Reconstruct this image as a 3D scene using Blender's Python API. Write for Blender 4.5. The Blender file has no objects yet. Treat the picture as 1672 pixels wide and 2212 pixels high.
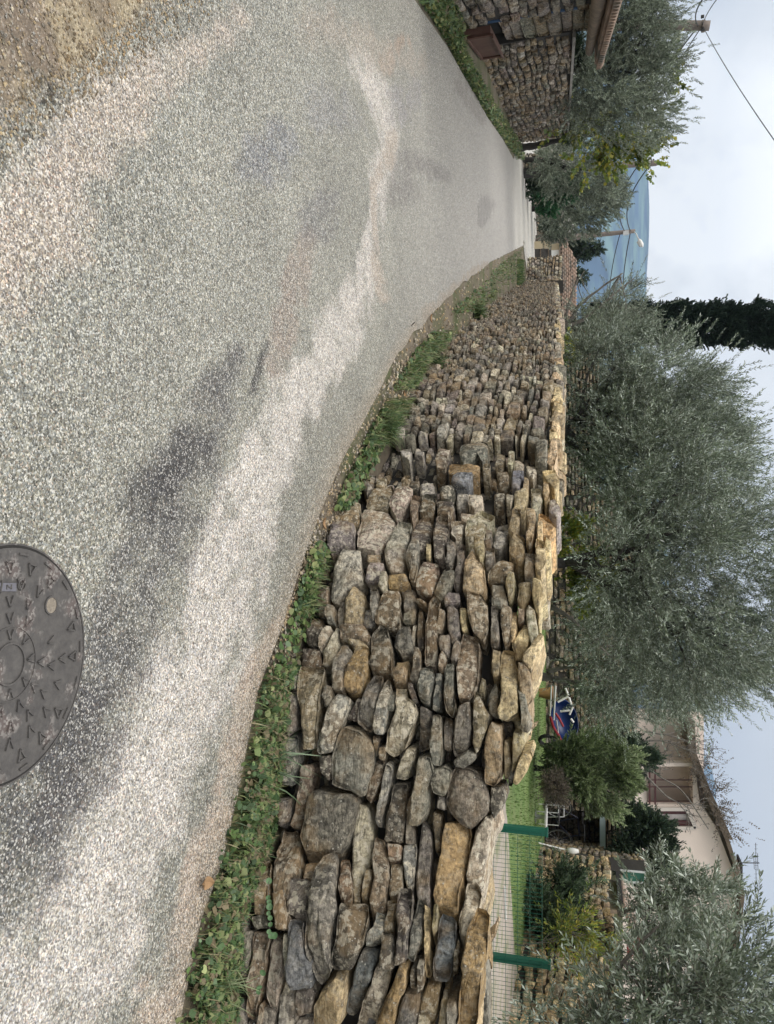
import bpy, math, random
import numpy as np
from mathutils import Vector, noise as mnoise
R = math.radians
S = bpy.context.scene
COL = S.collection
FPX = 1665.0; PITCH = R(14.5); CP, SP = math.cos(PITCH), math.sin(PITCH); CAMZ = 1.6

# ------------------------------------------------------------------ camera (the photo is taken with the phone turned a quarter: picture right is up)
cd = bpy.data.cameras.new('camera'); cam = bpy.data.objects.new('camera', cd); COL.objects.link(cam)
cd.sensor_fit = 'VERTICAL'; cd.sensor_height = 36; cd.sensor_width = 36; cd.lens = FPX/2211*36
cd.clip_start = .05; cd.clip_end = 12000
from mathutils import Matrix
_up = Vector((0, SP, CP)); _left = Vector((-1, 0, 0)); _back = Vector((0, -CP, SP))
cam.matrix_world = Matrix(((_up.x, _left.x, _back.x, 0), (_up.y, _left.y, _back.y, 0), (_up.z, _left.z, _back.z, CAMZ), (0, 0, 0, 1)))
S.camera = cam

# ------------------------------------------------------------------ sky and sun
SUN_EL, SUN_AZ = R(42), R(-125)      # azimuth from +Y towards +X
W = bpy.data.worlds.new('World'); S.world = W; W.use_nodes = True
nt = W.node_tree; nt.nodes.clear()
def N(t, kind, **kw):
    n = t.nodes.new(kind)
    for k, v in kw.items():
        if k == 'inp':
            for a, b in v.items(): n.inputs[a].default_value = b
        else: setattr(n, k, v)
    return n
def math_(t, op, a, b=None, c=None, clamp=False):
    n = N(t, 'ShaderNodeMath', operation=op, use_clamp=clamp)
    for i, v in enumerate((a, b, c)):
        if v is None: continue
        if isinstance(v, (int, float)): n.inputs[i].default_value = v
        else: t.links.new(v, n.inputs[i])
    return n.outputs[0]
def ramp(t, fac, stops, interp='LINEAR'):
    n = N(t, 'ShaderNodeValToRGB'); e = n.color_ramp.elements; n.color_ramp.interpolation = interp
    while len(e) < len(stops): e.new(.5)
    for i, (p, c) in enumerate(stops):
        e[i].position = p
        e[i].color = (c, c, c, 1) if isinstance(c, (int, float)) else (*c, 1)
    t.links.new(fac, n.inputs[0]); return n.outputs[0]
def mixc(t, fac, a, b, mode='MIX'):
    n = N(t, 'ShaderNodeMix', data_type='RGBA', blend_type=mode)
    for i, v in ((0, fac), (6, a), (7, b)):
        if isinstance(v, (int, float)): n.inputs[i].default_value = v
        elif isinstance(v, tuple): n.inputs[i].default_value = (*v, 1)
        else: t.links.new(v, n.inputs[i])
    return n.outputs[2]
tc = N(nt, 'ShaderNodeTexCoord')
vm = N(nt, 'ShaderNodeVectorMath', operation='NORMALIZE'); nt.links.new(tc.outputs['Generated'], vm.inputs[0])
sx = N(nt, 'ShaderNodeSeparateXYZ'); nt.links.new(vm.outputs[0], sx.inputs[0])
zc = math_(nt, 'MAXIMUM', sx.outputs[2], 0.0)
den = math_(nt, 'ADD', zc, .22)
cx = N(nt, 'ShaderNodeCombineXYZ')
nt.links.new(math_(nt, 'DIVIDE', sx.outputs[0], den), cx.inputs[0]); nt.links.new(math_(nt, 'DIVIDE', sx.outputs[1], den), cx.inputs[1])
nz = N(nt, 'ShaderNodeTexNoise', inp={'Scale': .75, 'Detail': 5.0, 'Roughness': .5, 'Distortion': .3}); nt.links.new(cx.outputs[0], nz.inputs['Vector'])
cloud = ramp(nt, nz.outputs[0], [(.28, (.59, .62, .66)), (.46, (.65, .68, .71)), (.6, (.73, .75, .77)), (.78, (.84, .85, .86))])
nz2 = N(nt, 'ShaderNodeTexNoise', inp={'Scale': 9.0, 'Detail': 5.0, 'Roughness': .55}); nt.links.new(vm.outputs[0], nz2.inputs['Vector'])
def dotdir(d):
    v = Vector(d).normalized()
    n = N(nt, 'ShaderNodeVectorMath', operation='DOT_PRODUCT'); nt.links.new(vm.outputs[0], n.inputs[0]); n.inputs[1].default_value = v
    return n.outputs[1]
def ray(x, y):
    u = (y-1105.6)/FPX; w = (x-836)/FPX
    return (u, CP+w*SP, -SP+w*CP)
# the break in the cloud that the low sun lights from behind
g1 = ramp(nt, dotdir(ray(1480, 440)), [(.93, 0.0), (.98, .3), (.994, .8), (.999, 1.0)], 'EASE')
g1 = math_(nt, 'MULTIPLY', g1, math_(nt, 'ADD', math_(nt, 'MULTIPLY', nz2.outputs[0], 2.6), -.1))
cloud2 = mixc(nt, math_(nt, 'MULTIPLY', g1, .95, clamp=True), cloud, (1.25, 1.25, 1.22))
zen = ramp(nt, zc, [(0.0, .97), (.42, (1.0, 1.0, 1.0)), (.9, (1.10, 1.0, .90))])
boost = math_(nt, 'ADD', 1.0, math_(nt, 'MULTIPLY', ramp(nt, zc, [(.38, 0.0), (.9, 1.0)]), 1.6))
cl = mixc(nt, 1.0, cloud2, zen, 'MULTIPLY')
bg1 = N(nt, 'ShaderNodeBackground'); nt.links.new(cl, bg1.inputs[0]); nt.links.new(boost, bg1.inputs[1])
sky = N(nt, 'ShaderNodeTexSky', sky_type='NISHITA', sun_disc=False, sun_elevation=SUN_EL, sun_rotation=SUN_AZ)
bg2 = N(nt, 'ShaderNodeBackground', inp={'Strength': .1}); nt.links.new(sky.outputs[0], bg2.inputs[0])
mx = N(nt, 'ShaderNodeMixShader', inp={0: .97}); nt.links.new(bg2.outputs[0], mx.inputs[1]); nt.links.new(bg1.outputs[0], mx.inputs[2])
wo = N(nt, 'ShaderNodeOutputWorld'); nt.links.new(mx.outputs[0], wo.inputs[0])
sd = bpy.data.lights.new('sun', 'SUN'); sd.energy = 1.35; sd.angle = R(25); sd.color = (1, .95, .88)
so = bpy.data.objects.new('sun', sd); COL.objects.link(so)
sdir = Vector((math.sin(SUN_AZ)*math.cos(SUN_EL), math.cos(SUN_AZ)*math.cos(SUN_EL), math.sin(SUN_EL)))
so.rotation_euler = sdir.to_track_quat('Z', 'Y').to_euler()
S.view_settings.view_transform = 'Standard'; S.view_settings.look = 'None'; S.view_settings.exposure = 0.3
S.cycles.max_bounces = 5; S.cycles.transparent_max_bounces = 8; S.cycles.use_denoising = True

# ------------------------------------------------------------------ measuring: photo point -> world
def terrain(y):
    y = np.asarray(y, float)
    z = np.where(y < 12, 0, -.035*(y-12))
    z = np.where(y > 46, -.035*34-.11*(y-46), z)
    return np.maximum(z, -14.0)
def at(x, y, Y):
    d = ray(x, y); t = Y/d[1]; return Vector((d[0]*t, Y, CAMZ+d[2]*t))
def atz(x, y, z):
    d = ray(x, y); t = (z-CAMZ)/d[2]; return Vector((d[0]*t, d[1]*t, z))
def atg(x, y):
    d = ray(x, y); z = 0.0
    for _ in range(40):
        t = (z-CAMZ)/d[2] if d[2] < -1e-4 else 60
        t = min(max(t, 0), 60); z = .5*z+.5*float(terrain(d[1]*t))
    return Vector((d[0]*t, d[1]*t, z))
def proj(P):
    P = np.asarray(P, float); dy = P[..., 1]; dz = P[..., 2]-CAMZ
    f = dy*CP-dz*SP; u = dy*SP+dz*CP; f = np.where(f < .05, .05, f)
    return 836+FPX*u/f, 1105.6+FPX*P[..., 0]/f

# ------------------------------------------------------------------ object helpers
def tag(o, label=None, cat=None, group=None, kind=None):
    if label: o['label'] = label
    if cat: o['category'] = cat
    if group: o['group'] = group
    if kind: o['kind'] = kind
    return o
def empty(name, loc, label, cat, group=None):
    o = bpy.data.objects.new(name, None); COL.objects.link(o); o.location = loc; o.empty_display_size = .2
    return tag(o, label, cat, group)
def world_loc(o):
    v = Vector((0, 0, 0))
    while o: v += Vector(o.location); o = o.parent
    return v
def mesh(name, V, Fc, mat, parent=None, col=None, smooth=False, loc=None, sharp=0):
    """V in world coordinates; Fc list of tuples, or an (n,k) array"""
    V = np.asarray(V, np.float32).reshape(-1, 3)
    if parent is not None: org = np.array(world_loc(parent), np.float32)
    elif loc is not None: org = np.array(loc, np.float32)
    else: org = np.array([V[:, 0].mean(), V[:, 1].mean(), V[:, 2].min()], np.float32)
    me = bpy.data.meshes.new(name)
    V2 = V-org
    if isinstance(Fc, np.ndarray):
        n, k = Fc.shape
        me.vertices.add(len(V2)); me.vertices.foreach_set('co', V2.ravel())
        me.loops.add(n*k); me.loops.foreach_set('vertex_index', Fc.astype(np.int32).ravel())
        me.polygons.add(n); me.polygons.foreach_set('loop_start', np.arange(0, n*k, k, dtype=np.int32)); me.polygons.foreach_set('loop_total', np.full(n, k, np.int32))
        me.update(calc_edges=True)
    else:
        me.from_pydata([tuple(v) for v in V2.tolist()], [], Fc); me.update()
    if smooth: me.polygons.foreach_set('use_smooth', np.ones(len(me.polygons), bool))
    if sharp: me.set_sharp_from_angle(angle=R(sharp))
    if col is not None:
        a = me.color_attributes.new('col', 'FLOAT_COLOR', 'POINT'); a.data.foreach_set('color', np.asarray(col, np.float32).ravel())
    for m in (mat if isinstance(mat, list) else [mat]): me.materials.append(m)
    o = bpy.data.objects.new(name, me); COL.objects.link(o)
    if parent is not None: o.parent = parent
    else: o.location = org.tolist()
    return o
class MB:
    def __init__(s): s.V = []; s.F = []; s.C = []
    def add(s, V, Fc, c=None):
        b = len(s.V); s.V += [tuple(v) for v in V]; s.F += [tuple(b+i for i in f) for f in Fc]
        if c is not None: s.C += [c]*len(V)
    def box(s, c, sz, rz=0, axes=None, c4=None):
        c = Vector(c)
        if axes is None: axes = (Vector((math.cos(rz), math.sin(rz), 0)), Vector((-math.sin(rz), math.cos(rz), 0)), Vector((0, 0, 1)))
        v = [c+axes[0]*sz[0]/2*i+axes[1]*sz[1]/2*j+axes[2]*sz[2]/2*k for i in (-1, 1) for j in (-1, 1) for k in (-1, 1)]
        s.add(v, [(0, 1, 3, 2), (4, 6, 7, 5), (0, 4, 5, 1), (2, 3, 7, 6), (0, 2, 6, 4), (1, 5, 7, 3)], c4); return s
    def bar(s, a, b, w, h=None):
        a, b = Vector(a), Vector(b); d = b-a; L = d.length; z = d/L
        x = z.cross(Vector((0, 0, 1)));  x = x.normalized() if x.length > 1e-3 else Vector((1, 0, 0)); y = z.cross(x)
        return s.box((a+b)/2, (w, h or w, L), axes=(x, y, z))
    def tube(s, pts, rad, n=8, wob=0, c4=None, cap=True):
        pts = [Vector(p) for p in pts]
        if isinstance(rad, (int, float)): rad = [rad]*len(pts)
        V = []; ref = Vector((.31, .2, .93)).normalized()
        for i, p in enumerate(pts):
            d = (pts[min(i+1, len(pts)-1)]-pts[max(i-1, 0)]).normalized()
            x = d.cross(ref)
            if x.length < .1: x = d.cross(Vector((1, 0, 0)))
            x.normalize(); y = d.cross(x)
            for k in range(n):
                a = 2*math.pi*k/n; r = rad[i]*(1+(wob*mnoise.noise(Vector((p.x*3+k*1.7, p.y*3, p.z*4+k))) if wob else 0))
                V.append(p+x*math.cos(a)*r+y*math.sin(a)*r)
        Fc = [(i*n+k, i*n+(k+1) % n, (i+1)*n+(k+1) % n, (i+1)*n+k) for i in range(len(pts)-1) for k in range(n)]
        if cap: Fc += [tuple(range(n))[::-1], tuple(range((len(pts)-1)*n, len(pts)*n))]
        s.add(V, Fc, c4); return s
    def disc(s, c, r, h, n=32, axes=None):
        c = Vector(c); X, Y, Z = axes or (Vector((1, 0, 0)), Vector((0, 1, 0)), Vector((0, 0, 1)))
        V = [c+X*math.cos(2*math.pi*k/n)*r+Y*math.sin(2*math.pi*k/n)*r+Z*z for z in (0, h) for k in range(n)]
        s.add(V, [tuple(range(n))[::-1], tuple(range(n, 2*n))]+[(k, (k+1) % n, n+(k+1) % n, n+k) for k in range(n)]); return s
    def build(s, name, mat, parent=None, smooth=False, loc=None):
        C = None
        if s.C and len(s.C) == len(s.V): C = s.C
        return mesh(name, s.V, s.F, mat, parent, C, smooth, loc)
    def prism(s, pts, off):
        n = len(pts); off = Vector(off); s.add([Vector(p) for p in pts]+[Vector(p)+off for p in pts],
            [tuple(range(n)), tuple(range(n, 2*n))[::-1]]+[(k, k+n, (k+1) % n+n, (k+1) % n) for k in range(n)]); return s

# ------------------------------------------------------------------ materials
def M(name, col, rough=.8, var=.25, vs=3.0, bump=.2, bs=30.0, attr=False, metal=0.0, trans=0.0, tint=None, ts=1.0, spec=.4):
    m = bpy.data.materials.new(name); m.use_nodes = True; t = m.node_tree; p = t.nodes['Principled BSDF']
    tc = N(t, 'ShaderNodeTexCoord'); co = tc.outputs['Object']
    n1 = N(t, 'ShaderNodeTexNoise', inp={'Scale': vs, 'Detail': 6.0, 'Roughness': .6}); t.links.new(co, n1.inputs['Vector'])
    if attr:
        a = N(t, 'ShaderNodeAttribute', attribute_name='col'); base = a.outputs[0]
    else: base = None
    v = ramp(t, n1.outputs[0], [(.25, 1-var), (.75, 1+var)])
    c = mixc(t, 1.0, base if base is not None else tuple(col), v, 'MULTIPLY')
    if tint is not None:
        n3 = N(t, 'ShaderNodeTexNoise', inp={'Scale': ts, 'Detail': 5.0, 'Roughness': .65}); t.links.new(co, n3.inputs['Vector'])
        c = mixc(t, ramp(t, n3.outputs[0], [(.45, 0.0), (.62, 1.0)]), c, tuple(tint))
    t.links.new(c, p.inputs['Base Color'])
    p.inputs['Roughness'].default_value = rough; p.inputs['Metallic'].default_value = metal; p.inputs['Specular IOR Level'].default_value = spec
    if bump:
        n2 = N(t, 'ShaderNodeTexNoise', inp={'Scale': bs, 'Detail': 4.0, 'Roughness': .6}); t.links.new(co, n2.inputs['Vector'])
        b = N(t, 'ShaderNodeBump', inp={'Strength': bump, 'Distance': .02}); t.links.new(n2.outputs[0], b.inputs['Height']); t.links.new(b.outputs[0], p.inputs['Normal'])
    if trans:
        tr = N(t, 'ShaderNodeBsdfTranslucent'); t.links.new(c, tr.inputs[0])
        ms = N(t, 'ShaderNodeMixShader', inp={0: trans}); t.links.new(p.outputs[0], ms.inputs[1]); t.links.new(tr.outputs[0], ms.inputs[2])
        t.links.new(ms.outputs[0], t.nodes['Material Output'].inputs[0])
    return m
def stone_mat(name, lich=1.0, fine=1.0):
    m = bpy.data.materials.new(name); m.use_nodes = True; t = m.node_tree; p = t.nodes['Principled BSDF']
    co = N(t, 'ShaderNodeTexCoord').outputs['Object']
    a = N(t, 'ShaderNodeAttribute', attribute_name='col')
    def nz(sc, det=6.0, ro=.65, off=0.0, sq=None):
        src = co
        if off or sq:
            mp = N(t, 'ShaderNodeMapping'); mp.inputs['Location'].default_value = (off, off*.7, off*1.3)
            if sq: mp.inputs['Scale'].default_value = sq
            t.links.new(co, mp.inputs[0]); src = mp.outputs[0]
        n = N(t, 'ShaderNodeTexNoise', inp={'Scale': sc, 'Detail': det, 'Roughness': ro}); t.links.new(src, n.inputs['Vector']); return n.outputs[0]
    big = nz(6*fine); fin = nz(45*fine, 5.0, .7); blot = nz(16*fine, 5.0, .7, 5); pal = nz(28*fine, 4.0, .6, 11)
    c = mixc(t, 1.0, a.outputs[0], ramp(t, big, [(.3, .55), (.7, 1.5)]), 'MULTIPLY')
    c = mixc(t, 1.0, c, ramp(t, fin, [(.34, .42), (.66, 1.65)]), 'MULTIPLY')
    # damp brown / ochre staining, dark crust, pale lichen
    c = mixc(t, math_(t, 'MULTIPLY', ramp(t, nz(4*fine, 4.0, .6, 23), [(.48, 0.0), (.62, 1.0)]), .55), c, (.33, .225, .115))
    c = mixc(t, math_(t, 'MULTIPLY', ramp(t, blot, [(.52, 0.0), (.62, 1.0)]), .62), c, (.052, .048, .042))
    lf = math_(t, 'MULTIPLY', ramp(t, pal, [(.52, 0.0), (.57, 1.0)]), a.outputs['Alpha'])
    c = mixc(t, math_(t, 'MULTIPLY', lf, lich), c, (.68, .62, .49))
    spots = N(t, 'ShaderNodeTexVoronoi', inp={'Scale': 42*fine, 'Randomness': 1.0}); t.links.new(co, spots.inputs['Vector'])
    sp = math_(t, 'MULTIPLY', ramp(t, spots.outputs['Distance'], [(.13, 1.0), (.2, 0.0)]), ramp(t, blot, [(.46, 0.0), (.54, 1.0)]))
    c = mixc(t, math_(t, 'MULTIPLY', sp, .75*lich), c, (.62, .6, .52))
    t.links.new(c, p.inputs['Base Color']); p.inputs['Roughness'].default_value = .85; p.inputs['Specular IOR Level'].default_value = .3
    h = math_(t, 'ADD', math_(t, 'MULTIPLY', nz(11*fine, 8.0, .66, 3, (1, 1, 3.6)), 1.0), math_(t, 'MULTIPLY', fin, .35))
    b = N(t, 'ShaderNodeBump', inp={'Strength': 1.0, 'Distance': .04}); t.links.new(h, b.inputs['Height']); t.links.new(b.outputs[0], p.inputs['Normal'])
    return m
MAT = dict(
    stone=stone_mat('weathered_stone'), stone_far=stone_mat('weathered_stone_small', .55, .7), core=M('wall_core', (.035, .032, .028), bump=.3),
    bark=M('grey_bark', (.13, .12, .105), .9, .45, 9, .8, 25), darkbark=M('dark_bark', (.035, .033, .03), .9, .4, 9, .6, 25),
    leaf=M('leaves', (1, 1, 1), .5, .12, 2, 0, attr=True, trans=.22, spec=.35), 
    green_metal=M('green_powder_coat', (.008, .10, .065), .4, .12, 6, 0), white=M('white_paint', (.72, .72, .70), .5, .08, 5, .05),
    rust=M('brown_metal', (.10, .05, .038), .6, .15, 4, .05, tint=(.13, .075, .055), ts=5), wood=M('old_wood', (.20, .155, .115), .85, .4, 6, .5, 30),
    polewood=M('pole_wood', (.20, .17, .15), .85, .25, 5, .3, 20), tile=M('roof_tile', (.27, .19, .14), .85, .35, 2.5, .3, 20, tint=(.12, .11, .09), ts=1.2),
    wire=M('cable', (.03, .03, .032), .6, 0.05, 1, 0), render=M('pink_render', (.86, .74, .66), .85, .05, 1.5, .1, 40, tint=(.80, .69, .62), ts=.5),
    cream=M('cream_render', (.45, .38, .26), .85, .12, 1.5, .1, 40), darkred=M('dark_red_paint', (.075, .022, .025), .5, .15, 5, .05),
    nearblack=M('near_black_coat', (.03, .028, .03), .8, .2, 3, 0), blue=M('blue_plastic', (.008, .03, .13), .35, .2, 3, .0), red=M('red_paint', (.30, .015, .025), .4, .15, 4, 0),  # near-black: own colour of cap, seat, saddle, edge tiles and vents
    tube=M('pale_blue_beam', (.50, .60, .66), .4, .06, 3, 0), rope=M('dry_leaf', (.30, .19, .10), .8, .2, 30, .2, 60),
    iron=None, glass=M('dark_glass', (.02, .025, .03), .1, .05, 2, 0), bluepipe=M('blue_pipe', (.03, .07, .14), .5, .1, 4, 0),
    lampw=M('lamp_grey', (.55, .56, .56), .4, .05, 4, 0), tan=M('dirt', (.17, .14, .11), .9, .25, 6, .4, 60),
)
# ---- outlines of the stones of the drystone wall face: colour letter + corner points, four source windows
TR_A = """B 350,-15 450,-15 470,110 440,240 395,260 380,360 310,400 295,190|B 305,390 375,370 380,470 408,490 400,570 340,575 322,480|T 490,150 580,148 540,262 475,250|P 400,250 500,250 528,285 510,400 500,510 440,505 378,460 380,330|G 690,140 670,390 690,440 655,560 640,720 665,800 600,870 570,820 520,700 508,580 530,330 560,230 620,150|B 700,160 755,160 765,280 770,400 715,410 685,340|L 800,-170 850,-165 890,-10 880,150 860,210 820,250 805,390 775,400 760,130 770,-10|B 855,205 890,210 893,290 850,385 818,380 830,300|B 905,30 960,40 975,160 985,270 960,430 880,470 870,430 900,300 890,150|B 975,75 1060,80 1055,175 980,175|B 1000,180 1060,180 1065,340 985,370 985,260|W 1070,75 1140,70 1125,320 1085,320 1065,180|G 1165,-60 1190,-50 1225,-10 1220,300 1225,410 1150,385 1130,260 1150,100|O 1300,-55 1430,-60 1465,0 1440,190 1400,300 1385,455 1260,430 1232,370 1260,230 1285,110|L 1545,-95 1580,-80 1575,0 1520,260 1495,260 1430,270 1460,120 1490,-10|L 1435,280 1500,265 1525,360 1480,480 1440,600 1395,610 1390,480 1425,370|G 140,230 200,150 185,380 125,410|B 205,170 290,165 280,300 270,490 190,480 195,300|D 175,490 260,480 280,560 200,570|G 100,420 155,410 150,560 120,840 95,800 100,600|G 150,570 192,570 180,700 155,895 125,890 135,720|B 200,575 290,580 270,720 215,1000 205,1100 150,1080 160,850 190,700|L 300,615 355,620 350,850 325,1060 290,1060 258,930 280,750|L 375,580 400,590 405,720 390,870 362,850 368,680|S 415,520 495,520 505,700 545,740 555,890 430,880 410,720|G 440,890 530,890 555,950 540,1050 440,1080 420,1000|L 370,870 410,875 395,970 365,1100 330,1100 345,950|T 740,815 735,950 720,1110 555,1130 555,1000 600,900 680,820|D 690,420 860,430 865,520 830,650 780,790 650,790 650,700 680,610|W 905,450 955,460 950,590 905,670 840,670 845,590 890,520|B 970,370 1030,370 1020,480 1010,590 955,580 960,480|D 950,590 1020,600 1025,780 935,775 945,680|D 1045,360 1130,370 1120,500 1090,740 1035,750 1035,580 1035,480|G 1155,380 1185,390 1180,600 1125,775 1095,740 1105,640 1120,520|Y 1188,415 1210,415 1232,510 1222,880 1195,880 1190,650|T 1245,445 1275,445 1265,570 1238,600|S 1285,460 1380,500 1365,680 1335,890 1230,870 1245,740 1270,620|B 1385,600 1395,650 1375,850 1345,860 1365,700|O 1500,470 1580,490 1560,720 1510,960 1500,1150 1390,1150 1410,850 1440,620|S 830,675 915,680 905,760 840,950 780,1090 725,1070 725,1020 770,890 800,740|L 905,790 1000,785 985,880 900,1150 785,1150 840,960|O 1050,765 1090,775 1090,900 1050,960 1010,1150 905,1150 950,1010 1000,880|D 1115,780 1145,780 1145,940 1105,930|D 1150,760 1185,760 1190,900 1155,930|G 1070,945 1165,940 1150,1150 1015,1150 1040,1020|B 1195,905 1280,900 1270,1000 1240,1150 1140,1150 1160,1010|T 1300,940 1330,925 1330,1000 1310,1150 1260,1150|G 1325,970 1380,950 1390,1030 1370,1150 1315,1150|G 60,980 140,985 145,1150 40,1150|B 235,1000 260,1040 240,1150 210,1150|G 450,1085 530,1080 560,1150 400,1150"""
TR_B = """R 1100,490 1190,490 1255,520 1300,650 1290,740 1210,830 1100,760 1065,660 1085,560|R 340,610 590,630 605,670 560,870 500,950 300,950 288,850 320,700|G 520,260 620,290 690,370 695,450 640,650 530,600 460,570 465,440 500,310|P 490,95 560,110 550,180 500,300 470,410 400,420 388,400 395,310 450,160|D 395,425 475,415 455,560 405,510|B 290,-35 430,-35 415,60 390,170 385,390 310,385 310,210 280,100|G 430,50 460,60 465,130 430,170 408,110|D 590,100 625,110 600,200 580,255 525,235 560,160|G 680,0 735,0 700,130 690,240 660,310 625,280 590,240 595,190 640,60|W 760,15 775,40 770,110 745,310 710,310 688,260 700,160 725,60|G 785,70 800,80 795,190 750,185 765,120|L 805,80 860,75 860,120 910,150 915,190 880,310 850,390 800,440 750,400 760,300 800,180|T 785,-20 865,-20 860,40 790,45|D 870,40 890,50 915,130 890,140 865,80|L 850,390 900,390 890,450 860,560 795,550 820,460|G 925,-30 1005,-30 1000,60 975,160 925,130 915,60|G 1010,-20 1050,-20 1040,120 1030,190 990,185 1000,80|G 1065,-50 1120,-50 1115,150 1105,230 1070,200 1055,110|G 925,150 985,180 975,400 915,420 920,280|G 1000,205 1040,205 1050,380 1040,480 1000,480 978,350|G 1055,215 1095,230 1105,340 1095,410 1055,400 1048,270|G 1140,160 1195,135 1210,200 1195,380 1150,430 1105,430 1115,260|B 1220,95 1250,105 1300,200 1290,270 1250,380 1235,415 1212,360 1215,210|G 1290,90 1330,10 1345,40 1345,190 1320,225 1285,180|G 1110,445 1190,390 1230,410 1230,450 1170,490 1115,480|T 1310,235 1365,260 1370,420 1365,520 1330,595 1275,570 1268,400|Y 1370,-145 1430,-140 1450,-40 1455,200 1380,250 1350,230 1360,100 1355,-40|G 1450,60 1490,90 1515,190 1510,310 1470,300 1465,160|T 1425,300 1470,310 1490,360 1450,470 1415,530 1420,400|T 1375,350 1400,350 1415,480 1390,570 1370,550 1375,430|Y 1470,410 1520,395 1535,420 1490,530 1440,585 1425,560 1440,500|B 700,450 740,450 735,520 700,610 670,690 640,660 660,560|W 750,455 785,470 780,560 745,700 715,830 690,780 710,650 740,540|G 915,425 995,420 1005,510 975,600 970,720 930,800 880,810 895,640 910,530|G 1005,490 1060,475 1100,500 1080,600 1060,640 1000,620 990,570|G 1015,640 1065,640 1060,730 1010,710|G 200,90 270,85 275,170 270,290 230,320 190,290 185,180|G 205,320 270,310 275,440 260,590 190,580 200,440|B 300,470 360,470 340,580 290,830 225,810 270,680|G 150,660 240,650 225,780 170,810|D 1300,600 1360,600 1380,680 1320,780 1300,720|D 795,570 870,575 850,800 835,900 735,890 760,740|B 990,730 1035,750 1030,930 1005,940 990,820|G 870,640 900,640 880,800 900,900 850,900 855,760|B 710,380 750,370 745,450 710,440|D 680,320 715,330 700,440 695,380"""
TR_C = """P 370,20 470,20 485,180 440,220 390,260 340,315 305,300 315,180 345,60|B 210,240 300,200 300,290 290,310 200,305|T 435,220 495,260 500,310 470,430 390,430 388,300|P 370,260 385,300 380,380 370,430 335,420 335,340|G 290,315 335,320 335,425 300,420 275,370|G 235,310 280,305 275,370 235,360|T 500,35 575,35 570,80 505,75|P 510,85 595,90 580,180 490,190 495,120|P 600,0 710,-20 720,60 690,150 630,150 600,80|G 750,10 790,15 780,100 765,205 735,200 740,130 710,90|B 800,85 890,105 885,190 850,270 760,240 770,170|O 620,155 715,155 735,210 680,230 620,235|L 580,145 615,150 612,240 585,255 565,220|G 530,230 565,235 565,330 540,410 525,340|B 595,245 680,240 685,430 650,450 550,420 550,360|G 685,215 755,210 762,340 695,350|P 480,330 525,325 545,410 520,430 475,420|G 700,355 760,345 745,410 700,410|G 920,125 975,130 965,200 905,300 860,260 880,210|D 775,320 800,330 805,540 770,560 765,440|D 870,265 900,300 890,350 880,480 880,665 810,655 820,450 835,310|G 895,340 925,345 920,400 900,470 870,470 885,400|G 960,305 990,350 1005,480 985,520 955,530 930,430 930,330|Y 995,320 1035,330 1043,460 1015,465 1000,400|G 940,250 1000,255 1000,310 920,320 920,280|T 1065,50 1140,140 1140,250 1110,280 1015,255 1030,110|B 1040,255 1110,260 1150,340 1155,460 1130,530 1080,490 1050,400|G 990,-20 1030,-20 1025,100 1000,240 970,240 980,80|B 1150,120 1220,60 1290,75 1270,140 1220,195 1150,190|G 1350,30 1410,40 1400,150 1345,150|P 1165,195 1230,200 1255,280 1240,330 1170,310|T 1265,145 1295,155 1290,250 1260,290 1245,210|T 1310,175 1380,165 1380,260 1340,330 1305,300|Y 1385,165 1430,180 1470,260 1435,290 1420,380 1400,330 1385,260|Y 1410,-20 1460,20 1460,130 1430,165 1405,150|B 1230,320 1285,345 1270,530 1240,540 1215,400|Y 1290,350 1308,350 1300,480 1275,520 1270,430|L 1370,315 1405,340 1415,470 1390,540 1365,480 1350,350|B 1310,340 1350,350 1340,410 1310,410|Y 1340,420 1385,430 1370,510 1330,610 1295,610 1280,520|Y 1430,475 1455,490 1435,580 1385,680 1335,640 1345,590|T 1310,630 1345,640 1390,700 1385,836 1370,870 1310,760|T 1170,545 1220,560 1215,690 1180,700 1168,620|G 1170,320 1205,310 1215,530 1165,540|B 1020,470 1075,490 1110,520 1100,740 1060,830 990,830 985,680 1005,540|B 1075,435 1110,435 1105,490 1085,480|G 890,480 950,480 955,570 940,610 890,560|G 985,505 1003,520 1000,590 980,640 950,620 965,560|B 905,575 935,600 910,680 885,660 890,610|G 655,450 690,420 735,430 755,590 690,590 645,530|D 575,430 610,440 640,540 635,690 540,680 515,640 535,500|L 740,400 760,400 752,520 740,500|T 650,605 735,600 730,700 690,745 640,730|D 770,560 795,570 795,680 770,750 735,740 755,630|B 365,440 490,425 525,490 520,540 400,520 365,520|T 400,525 490,515 520,550 440,575|O 450,555 520,555 515,650 470,790 430,800 385,770 395,670|G 375,540 410,535 430,590 390,680 380,790 320,780 315,700 340,600|L 340,440 360,440 360,540 310,640 265,640 270,560|L 290,435 318,440 300,500 255,560 250,510|D 225,380 265,390 265,480 250,530 180,520 170,430|D 155,535 250,540 265,640 230,660 185,690 150,620|P 90,690 140,695 130,780 90,770|G 60,780 130,780 135,850 50,860|B 1115,680 1135,690 1130,790 1098,790|D 765,275 830,320 810,330 765,300"""
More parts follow.
